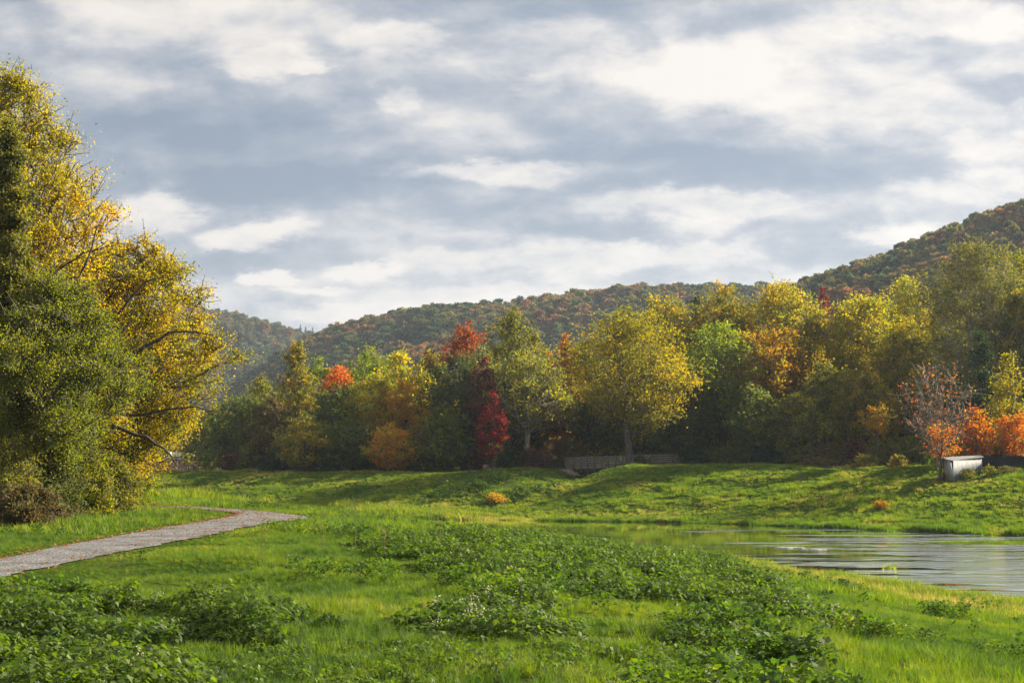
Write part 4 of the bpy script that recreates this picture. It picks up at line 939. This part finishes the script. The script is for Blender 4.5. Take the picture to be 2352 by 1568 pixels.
V = [(a[0]-.5, BYD-.5, eave+.01), (b[0]-2.2, BYD-.5, eave+.01), (b[0]-2.2, BYD+10.4, eave+.01), (a[0]-.5, BYD+10.4, eave+.01), (a[0]+1.2, BYD+4.5, rz), (b[0]-3.6, BYD+4.5, rz)]
me = bpy.data.meshes.new('roof'); me.from_pydata([tuple(np.array(v)-q0) for v in V], [], [(0,1,5,4),(1,2,5),(2,3,4,5),(3,0,4),(3,2,1,0)]); rf = newobj('roof', me, [ROOF], bd)
for sx, sy, w, h, mt in ((672,1812,.95,.8,GREENP),(737,1815,1.2,.6,GREENP)):
    c = bp3(sx, sy, BYD+.9); g = Geo(); V, F = box((c[0], BYD+1.6, c[2]), (w, 1.4, h)); g.add(V-q0, F); dm = part('dormer', g, WHITE, rf)
    g = Geo(); V, F = box((c[0], BYD+.88, c[2]), (w*.78, .04, h*.62)); g.add(V-q0, F); part('pane', g, mt, dm)
g = Geo(); V, F = box(((a[0]+b[0])/2+.9, BYD-.06, eave-.12), (b[0]-a[0]-1.6, .12, .16)); g.add(V-q0, F); part('fascia', g, WHITE, bd)
c = bp3(711, 1860); g = Geo(); V, F = box((c[0], BYD-.08, (eave-4)/2+.3), (.14,.12,eave+3.0)); g.add(V-q0, F); part('downspout', g, WHITE, bd)
for sx in (780, 755):
    c = bp3(sx, 1874); g = Geo(); V, F = box((c[0], BYD-.03, c[2]), (1.15 if sx == 780 else .5, .08, 1.15)); g.add(V-q0, F); wn = part('window', g, WHITE, bd)
    g = Geo(); V, F = box((c[0], BYD-.08, c[2]), (.9 if sx == 780 else .3, .04, .9)); g.add(V-q0, F); part('pane', g, GLASS, wn)
g = Geo(); p1 = bp3(680, 1876, BYD-2); p2 = bp3(733, 1876, BYD-2); p3 = bp3(757, 1892, BYD-2)
for dz in (0, -.42):
    o_ = np.array([0,0,dz])
    for A_, B_ in ((p1, p2), (p2, p3)): V, F = beam(A_+o_, B_+o_, .06, .06); g.add(V-q0, F)
for t in np.linspace(0, 1, 5): p = p1*(1-t)+p2*t; V, F = beam(p+np.array([0,0,-1.3]), p, .06, .06); g.add(V-q0, F)
for t in (.5, 1): p = p2*(1-t)+p3*t; V, F = beam(p+np.array([0,0,-1.2]), p, .06, .06); g.add(V-q0, F)
part('stair_rail', g, WHITE, bd)
g = Geo(); c1 = bp3(590, 1893, BYD-3); c2 = bp3(640, 1893, BYD-3)
for dz in (0, -.45): V, F = beam(c1+np.array([0,0,dz]), c2+np.array([0,0,dz]), .07, .07); g.add(V-c1, F)
for t in np.linspace(0, 1, 8): p = c1*(1-t)+c2*t; V, F = beam(p+np.array([0,0,-1.5]), p, .06, .06); g.add(V-c1, F)
o = newobj('white_railing', g.mesh('white_railing'), [WHITE]); o.location = tuple(c1); tag(o, 'short white railing left of the brick building', 'railing')

# ------------------------------------------------------------------ hills and their woods
def hill(name, outline, D, depth, base, th, cover, dens, seed, cols, lab, smax=1.25, px0=None, px1=None, hvar=.55, col=None, s0=0., sc_=1.):
    o = np.array(outline, float)
    tt = np.array([ray(p, q)[0] for p, q in outline]); vv = np.array([ray(p, q)[1] for p, q in outline])
    Tn = np.linspace(tt[0], tt[-1], 220)
    def surf(T, S):
        v = np.interp(T, tt, vv); zr = CAMZ+v*D-th
        Yy = D-depth+depth*S
        zz = base+(zr-base)*np.where(S < 1, .55*np.clip(S,0,1)+.45*sst(S), 1-.25*(S-1))
        nz = (fbm(T*D/90, Yy/90, seed, 3)-.5)*th*2.2*sst(S/.3)*np.where(S > .9, sst((1.3-S)/.4)*.4, 1)
        return T*Yy*(1-.0*S), Yy, zz+nz
    TT, SS = np.meshgrid(Tn, np.linspace(0, smax, 60)); X, Y, Z = surf(TT, SS)
    ii = np.arange(TT.size).reshape(TT.shape)
    Fq = np.stack([ii[:-1,:-1], ii[:-1,1:], ii[1:,1:], ii[1:,:-1]], -1).reshape(-1,4)
    h = newobj(name, mesh_np(name, np.c_[X.ravel(), Y.ravel(), Z.ravel()], Fq, smooth=True), [HILLM]); tag(h, kind='structure')
    n = int(dens); T = tt[0]+(tt[-1]-tt[0])*rng.random(n); S = s0+(1.08-s0)*rng.random(n)**.85
    # keep trees apart
    X, Y, Z = surf(T, S)
    tone = np.clip(.95*fbm(X/45, Y/45, seed+3, 3)+.55*rng.random(n)-.30, 0, 1)
    scl = sc_*(1+hvar*(rng.random(n)*2-1))
    return scatter(lab[0], np.c_[X, Y, Z-1.], col or hill_c, scl, rng.random(n)*6.283, rng.normal(0,.04,(n,2)), tone, label=lab[1], cat='forest')
HILLM = simple('hill_soil', (.03,.035,.02), (.07,.06,.035), .05, bump=0)
HC = [(.04,.07,.034),(.065,.10,.038),(.10,.13,.04),(.15,.15,.045),(.22,.17,.055),(.28,.14,.05),(.20,.07,.045)]
HILLL = leafmat('hill_leaves', HC, trans=.3, attr='INSTANCER', gloss=0., rnd=.18)
def crown_src(seed, n=1100, ls=1.0, conifer=False):
    g = np.random.default_rng(seed)
    if conifer:
        u = g.random(n); r = 2.6*(1-u)*(.35+.65*g.random(n)); th = g.random(n)*6.283; C = np.c_[np.cos(th)*r, np.sin(th)*r, 2+13*u]
    else:
        k = 26; u = g.random(k); th = g.random(k)*6.283; rr = 3.9*np.sqrt(np.clip(1-(1.5*u-.55)**2, 0, 1))*g.random(k)**.4
        cc = np.c_[np.cos(th)*rr, np.sin(th)*rr, 3.2+7.3*u]; ci = g.integers(0, k, n)
        C = cc[ci]+norm(g.normal(size=(n,3)))*(1.5*g.random(n)**.35)[:,None]*np.array([1,1,.75])
    V, F = leaves(C, ls, g, aspect=.8)
    w = Geo(); w.add(V, F); V, F = tubes(np.array([[(0,0,-1.5),(0,0,4),(.2,0,7.5)]]), np.array([[.25,.2,.1]]), 5); w.add(V, F)
    return w.mesh('crown')
hill_c = srccol('hill_crown', [crown_src(300+i) for i in range(7)], HILLL)
hill('hill', [(-1200,560),(-400,640),(0,668),(300,700),(400,703),(450,700),(520,714),(620,737),(680,752),(735,768),(850,800),(1000,850)], 1650, 620, -2, 11, 0, 6500, 61, None, ('hillside_forest','autumn forest on the hazy far left hill'), s0=.1, sc_=.9)
hill('hill', [(420,1010),(480,955),(530,905),(570,872),(640,822),(735,768),(790,752),(850,740),(1000,704),(1100,692),(1300,671),(1500,657),(1700,651),(1900,648),(2400,640),(3000,620)], 1080, 430, -2, 11, 0, 13000, 62, None, ('hillside_forest','autumn forest on the long middle ridge'), s0=.05, sc_=.88)
hill('hill', [(1640,760),(1740,690),(1830,648),(1900,628),(2000,600),(2100,560),(2200,520),(2300,484),(2352,466),(2600,400),(3200,330)], 700, 300, -2, 9, 0, 5200, 63, None, ('hillside_forest','autumn forest on the steep right hill'), s0=.1, sc_=.72)
# flat wood on the valley floor behind the riverside trees
X = rng.random(1500)*420-190; Y = 232+rng.random(1500)*240
k = (np.abs(X) < .5*Y) & ~((X < -48) & (Y < 345)); X, Y = X[k], Y[k]; n = len(X)
fl_c = srccol('valley_crown', [crown_src(340+i, 2600, .5) for i in range(5)], leafmat('valley_leaves', [G_MD, OLV, OLV2, YG, GLD, OLV2], trans=.35, attr='INSTANCER'))
scatter('valley_wood', np.c_[X, Y, ter(X, Y, False)-1.5], fl_c, 1.0+.35*rng.random(n), rng.random(n)*6.283, rng.normal(0,.04,(n,2)), rng.random(n), label='mixed wood on the valley floor behind the riverside trees', cat='forest')
# lone pines on the skyline of the left hill
LMc = leafmat('pine_needles', [(.010,.024,.012),(.02,.04,.018)], trans=.1)
for i, (px, py, hh) in enumerate([(600,740,15),(612,737,18),(628,741,16),(640,747,15),(663,750,18),(690,745,17),(702,751,14),(718,752,16)]):
    Yp = 1640; x, y, z = at(px, py-2, Yp)
    t = tag(empty('skyline_pine', (x, y, z-hh)), ['leftmost dark pine on the left hill skyline','second pine from the left, tallest in its group of four','third pine from the left on the left hill skyline','fourth pine from the left, end of the left group','wide lone pine in the gap between the two groups','first pine of the right group on the left hill skyline','smallest pine, middle of the right group','rightmost pine on the left hill skyline'][i], 'pine tree', 'pines on the left hill skyline')
    g = np.random.default_rng(60+i); n_ = 900; u = g.random(n_)**.8; lay = np.floor(u*9)/9; r = 4.2*(1-u)*(.3+.7*g.random(n_)); th = g.random(n_)*6.283
    C = np.c_[np.cos(th)*r, np.sin(th)*r, hh*(.16+.84*(.6*lay+.4*u))-.25*r]; V, F = leaves(C, .95, g, aspect=.5, flat=.6)
    newobj('crown', mesh_np('crown', V, F, g.random(n_)), [LMc], t)
    V, F = tubes(np.array([[(0,0,-2),(0,0,hh*.5),(0,0,hh*.97)]]), np.array([[.3,.2,.05]]), 6); newobj('trunk', mesh_np('trunk', V, F), [BARK], t)

# ------------------------------------------------------------------ world: Nishita sky seen through a broken cloud deck
SUN_AZ, SUN_EL = rad(57), rad(26)      # azimuth from +Y towards +X
wd = bpy.data.worlds.new('World'); sc.world = wd; wd.use_nodes = True; nt = wd.node_tree; nt.nodes.clear(); L = nt.links
out = nt.nodes.new('ShaderNodeOutputWorld'); bg = nt.nodes.new('ShaderNodeBackground')
sky = N(nt, 'ShaderNodeTexSky', sky_type='NISHITA', sun_disc=False, sun_elevation=SUN_EL, sun_rotation=SUN_AZ); sky.air_density = 1.; sky.dust_density = 1.5
tc = N(nt, 'ShaderNodeTexCoord'); sp = N(nt, 'ShaderNodeSeparateXYZ'); L.new(tc.outputs['Generated'], sp.inputs[0])
def mth(op, a, b=None, c=None, clamp=False):
    n = nt.nodes.new('ShaderNodeMath'); n.operation = op; n.use_clamp = clamp
    for i, v in enumerate((a, b, c)):
        if v is None: continue
        if isinstance(v, (int, float)): n.inputs[i].default_value = v
        else: L.new(v, n.inputs[i])
    return n.outputs[0]
ysafe = mth('MAXIMUM', sp.outputs['Y'], .05); zs = mth('MAXIMUM', sp.outputs['Z'], .0)
u = mth('DIVIDE', sp.outputs['X'], ysafe); v = mth('DIVIDE', sp.outputs['Z'], ysafe)
cb = N(nt, 'ShaderNodeCombineXYZ'); L.new(u, cb.inputs[0]); L.new(v, cb.inputs[1])
# cloud-deck plane coordinates: true perspective of a flat deck
zz = mth('ADD', zs, .09); pu = mth('DIVIDE', sp.outputs['X'], zz); pv = mth('DIVIDE', sp.outputs['Y'], zz)
cp = N(nt, 'ShaderNodeCombineXYZ'); L.new(pu, cp.inputs[0]); L.new(pv, cp.inputs[1])
nA = N(nt, 'ShaderNodeTexNoise', i_Scale=1.15, i_Detail=7., i_Roughness=.56, i_Distortion=.25); L.new(cp.outputs[0], nA.inputs['Vector'])
mpB = N(nt, 'ShaderNodeMapping'); mpB.inputs['Scale'].default_value = (7., 15., 1); mpB.inputs['Location'].default_value = (3.1,1.7,0); L.new(cb.outputs[0], mpB.inputs[0])
nW = N(nt, 'ShaderNodeTexNoise', i_Scale=1.6, i_Detail=9., i_Roughness=.66); L.new(mpB.outputs[0], nW.inputs['Vector'])
sub = N(nt, 'ShaderNodeVectorMath', operation='SUBTRACT'); L.new(nW.outputs['Color'], sub.inputs[0]); sub.inputs[1].default_value = (.5,.5,.5)
mulv = N(nt, 'ShaderNodeVectorMath', operation='MULTIPLY'); L.new(sub.outputs[0], mulv.inputs[0]); mulv.inputs[1].default_value = (.11,.05,0)
wp = N(nt, 'ShaderNodeVectorMath', operation='ADD'); L.new(cb.outputs[0], wp.inputs[0]); L.new(mulv.outputs[0], wp.inputs[1])
BL = [(620,140,120,45,.30),(722,158,45,18,.22),(480,50,520,70,.20),(880,90,130,45,.20),(1160,400,250,34,.42),(1640,170,260,90,.30),(1480,150,200,60,.1),(2150,45,260,45,.25),(2080,235,330,60,.20),(2290,330,120,50,.25),
 (1830,260,120,50,.12),(360,490,120,50,.36),(590,540,120,34,.38),(580,637,58,20,.45),(845,625,90,24,.30),(705,667,90,14,.30),(830,722,260,26,.30),(1380,590,330,36,.22),(1640,480,320,45,.22),(2075,545,110,42,.36),(1150,680,420,34,.24),(900,212,45,22,.16),
 (1250,215,60,40,.14),(380,440,60,30,.2),(2250,420,260,26,.16),(1000,610,120,30,.18),
 (480,330,480,170,-.34),(700,425,360,60,-.28),(1620,385,600,55,-.34),(1250,290,380,90,-.08),(640,590,260,40,-.14),(1500,525,420,30,-.18),(40,60,140,100,-.16),(1900,590,220,40,-.20),(1150,500,300,40,-.18),(1180,20,380,50,-.22),(350,640,260,120,-.10),(2300,200,120,30,-.16)]
def fb(scale, loc, det, rough, dist=.2):
    mp_ = N(nt, 'ShaderNodeMapping'); mp_.inputs['Scale'].default_value = scale; mp_.inputs['Location'].default_value = loc; L.new(cb.outputs[0], mp_.inputs[0])
    n_ = N(nt, 'ShaderNodeTexNoise', i_Scale=1., i_Detail=det, i_Roughness=rough, i_Distortion=dist); L.new(mp_.outputs[0], n_.inputs['Vector']); return n_.outputs['Fac']
# broad banks, relief of the billows lit from above right, and fine wisps
b0 = fb((3.2,8.5,1), (5.3,2.2,0), 9., .58); b0s = fb((3.2,8.5,1), (5.3+.06,2.2+.26,0), 9., .58)
b1 = fb((9.,20.,1), (1.3,7.2,0), 7., .55); b1s = fb((9.,20.,1), (1.3+.10,7.2+.32,0), 7., .55)
acc = mth('ADD', mth('MULTIPLY', mth('SUBTRACT', nA.outputs['Fac'], .5), .12), .56)
acc = mth('ADD', acc, mth('MULTIPLY', mth('SUBTRACT', b0, .5), .22))
acc = mth('ADD', acc, mth('MULTIPLY', mth('SUBTRACT', b0, b0s), .75))
acc = mth('ADD', acc, mth('MULTIPLY', mth('SUBTRACT', b1, b1s), .85))
acc = mth('ADD', acc, mth('MULTIPLY', mth('SUBTRACT', b1, .5), .16))
b2 = fb((20.,36.,1), (4.3,1.2,0), 6., .6, .4); b2s = fb((20.,36.,1), (4.3+.14,1.2+.36,0), 6., .6, .4)
acc = mth('ADD', acc, mth('MULTIPLY', mth('SUBTRACT', b2, b2s), .42))
for px, py, rx, ry, am in BL:
    cu, cv = ray(px, py)
    s1 = N(nt, 'ShaderNodeVectorMath', operation='SUBTRACT'); L.new(wp.outputs[0], s1.inputs[0]); s1.inputs[1].default_value = (cu, cv, 0)
    s2 = N(nt, 'ShaderNodeVectorMath', operation='MULTIPLY'); L.new(s1.outputs[0], s2.inputs[0]); s2.inputs[1].default_value = (F0/rx/1.25, F0/ry/1.25, 0)
    s3 = N(nt, 'ShaderNodeVectorMath', operation='LENGTH'); L.new(s2.outputs[0], s3.inputs[0])
    mr = N(nt, 'ShaderNodeMapRange', interpolation_type='SMOOTHERSTEP', i_1=1.15, i_2=.3, i_3=0., i_4=am*1.06); L.new(s3.outputs['Value'], mr.inputs[0])
    acc = mth('ADD', acc, mr.outputs[0])
CLD = .385
acc = mth('MULTIPLY_ADD', mth('SUBTRACT', acc, .55), 1.22, .585)
cr = ramp(nt, [(.05,(.25,.30,.38)), (.28,(.35,.40,.475)), (.48,(.48,.51,.565)), (.64,(.63,.635,.655)), (.80,(.80,.765,.735)), (1.,(.93,.87,.81))], acc)
# general brightening to the right, where the sun stands behind the clouds
gl = N(nt, 'ShaderNodeMapRange', i_1=-.4, i_2=.4, i_3=.95, i_4=1.08); L.new(u, gl.inputs[0])
cm = N(nt, 'ShaderNodeVectorMath', operation='SCALE'); L.new(cr.outputs[0], cm.inputs[0]); L.new(mth('MULTIPLY', gl.outputs[0], CLD), cm.inputs['Scale'])
skm = N(nt, 'ShaderNodeVectorMath', operation='SCALE', i_Scale=.06); L.new(sky.outputs[0], skm.inputs[0])
cov = N(nt, 'ShaderNodeMapRange', i_1=.1, i_2=.45, i_3=.86, i_4=.97); L.new(acc, cov.inputs[0])
mixc = N(nt, 'ShaderNodeMixRGB'); L.new(cov.outputs[0], mixc.inputs[0]); L.new(skm.outputs[0], mixc.inputs[1]); L.new(cm.outputs[0], mixc.inputs[2])
L.new(mixc.outputs[0], bg.inputs[0]); bg.inputs[1].default_value = 1.
L.new(bg.outputs[0], out.inputs[0])
try: wd.cycles.sampling_method = 'MANUAL'; wd.cycles.sample_map_resolution = 256
except Exception: pass

sl = bpy.data.lights.new('sun', 'SUN'); sl.energy = 5.; sl.angle = rad(.55); sl.color = (1., .88, .68)
so = bpy.data.objects.new('sun', sl); COL.objects.link(so); so.location = (60, 60, 80)
from mathutils import Vector
dv = Vector((math.sin(SUN_AZ)*math.cos(SUN_EL), math.cos(SUN_AZ)*math.cos(SUN_EL), math.sin(SUN_EL)))
so.rotation_euler = dv.to_track_quat('Z', 'Y').to_euler()

# ------------------------------------------------------------------ haze
HAZE = True
if HAZE:
    V, F = box((0, 1250, 145), (3600, 3300, 304)); g = Geo(); g.add(V, F)
    m, nt, out = M('haze_air')
    pv_ = N(nt, 'ShaderNodeVolumePrincipled'); pv_.inputs['Color'].default_value = (.62,.74,.95,1); pv_.inputs['Density'].default_value = .00011; pv_.inputs['Anisotropy'].default_value = .2
    nt.links.new(pv_.outputs[0], out.inputs['Volume'])
    hz = newobj('haze', g.mesh('haze'), [m]); tag(hz, kind='stuff')

# ------------------------------------------------------------------ camera, render
cd = bpy.data.cameras.new('camera'); cd.lens = 50; cd.sensor_width = 36; cd.clip_end = 12000; cd.clip_start = .1
co = bpy.data.objects.new('camera', cd); COL.objects.link(co); co.location = (0,0,CAMZ); co.rotation_euler = (math.pi/2+PITCH, 0, 0)
sc.camera = co
sc.view_settings.view_transform = 'Standard'; sc.view_settings.look = 'None'; sc.view_settings.exposure = 1.38; sc.view_settings.gamma = 1
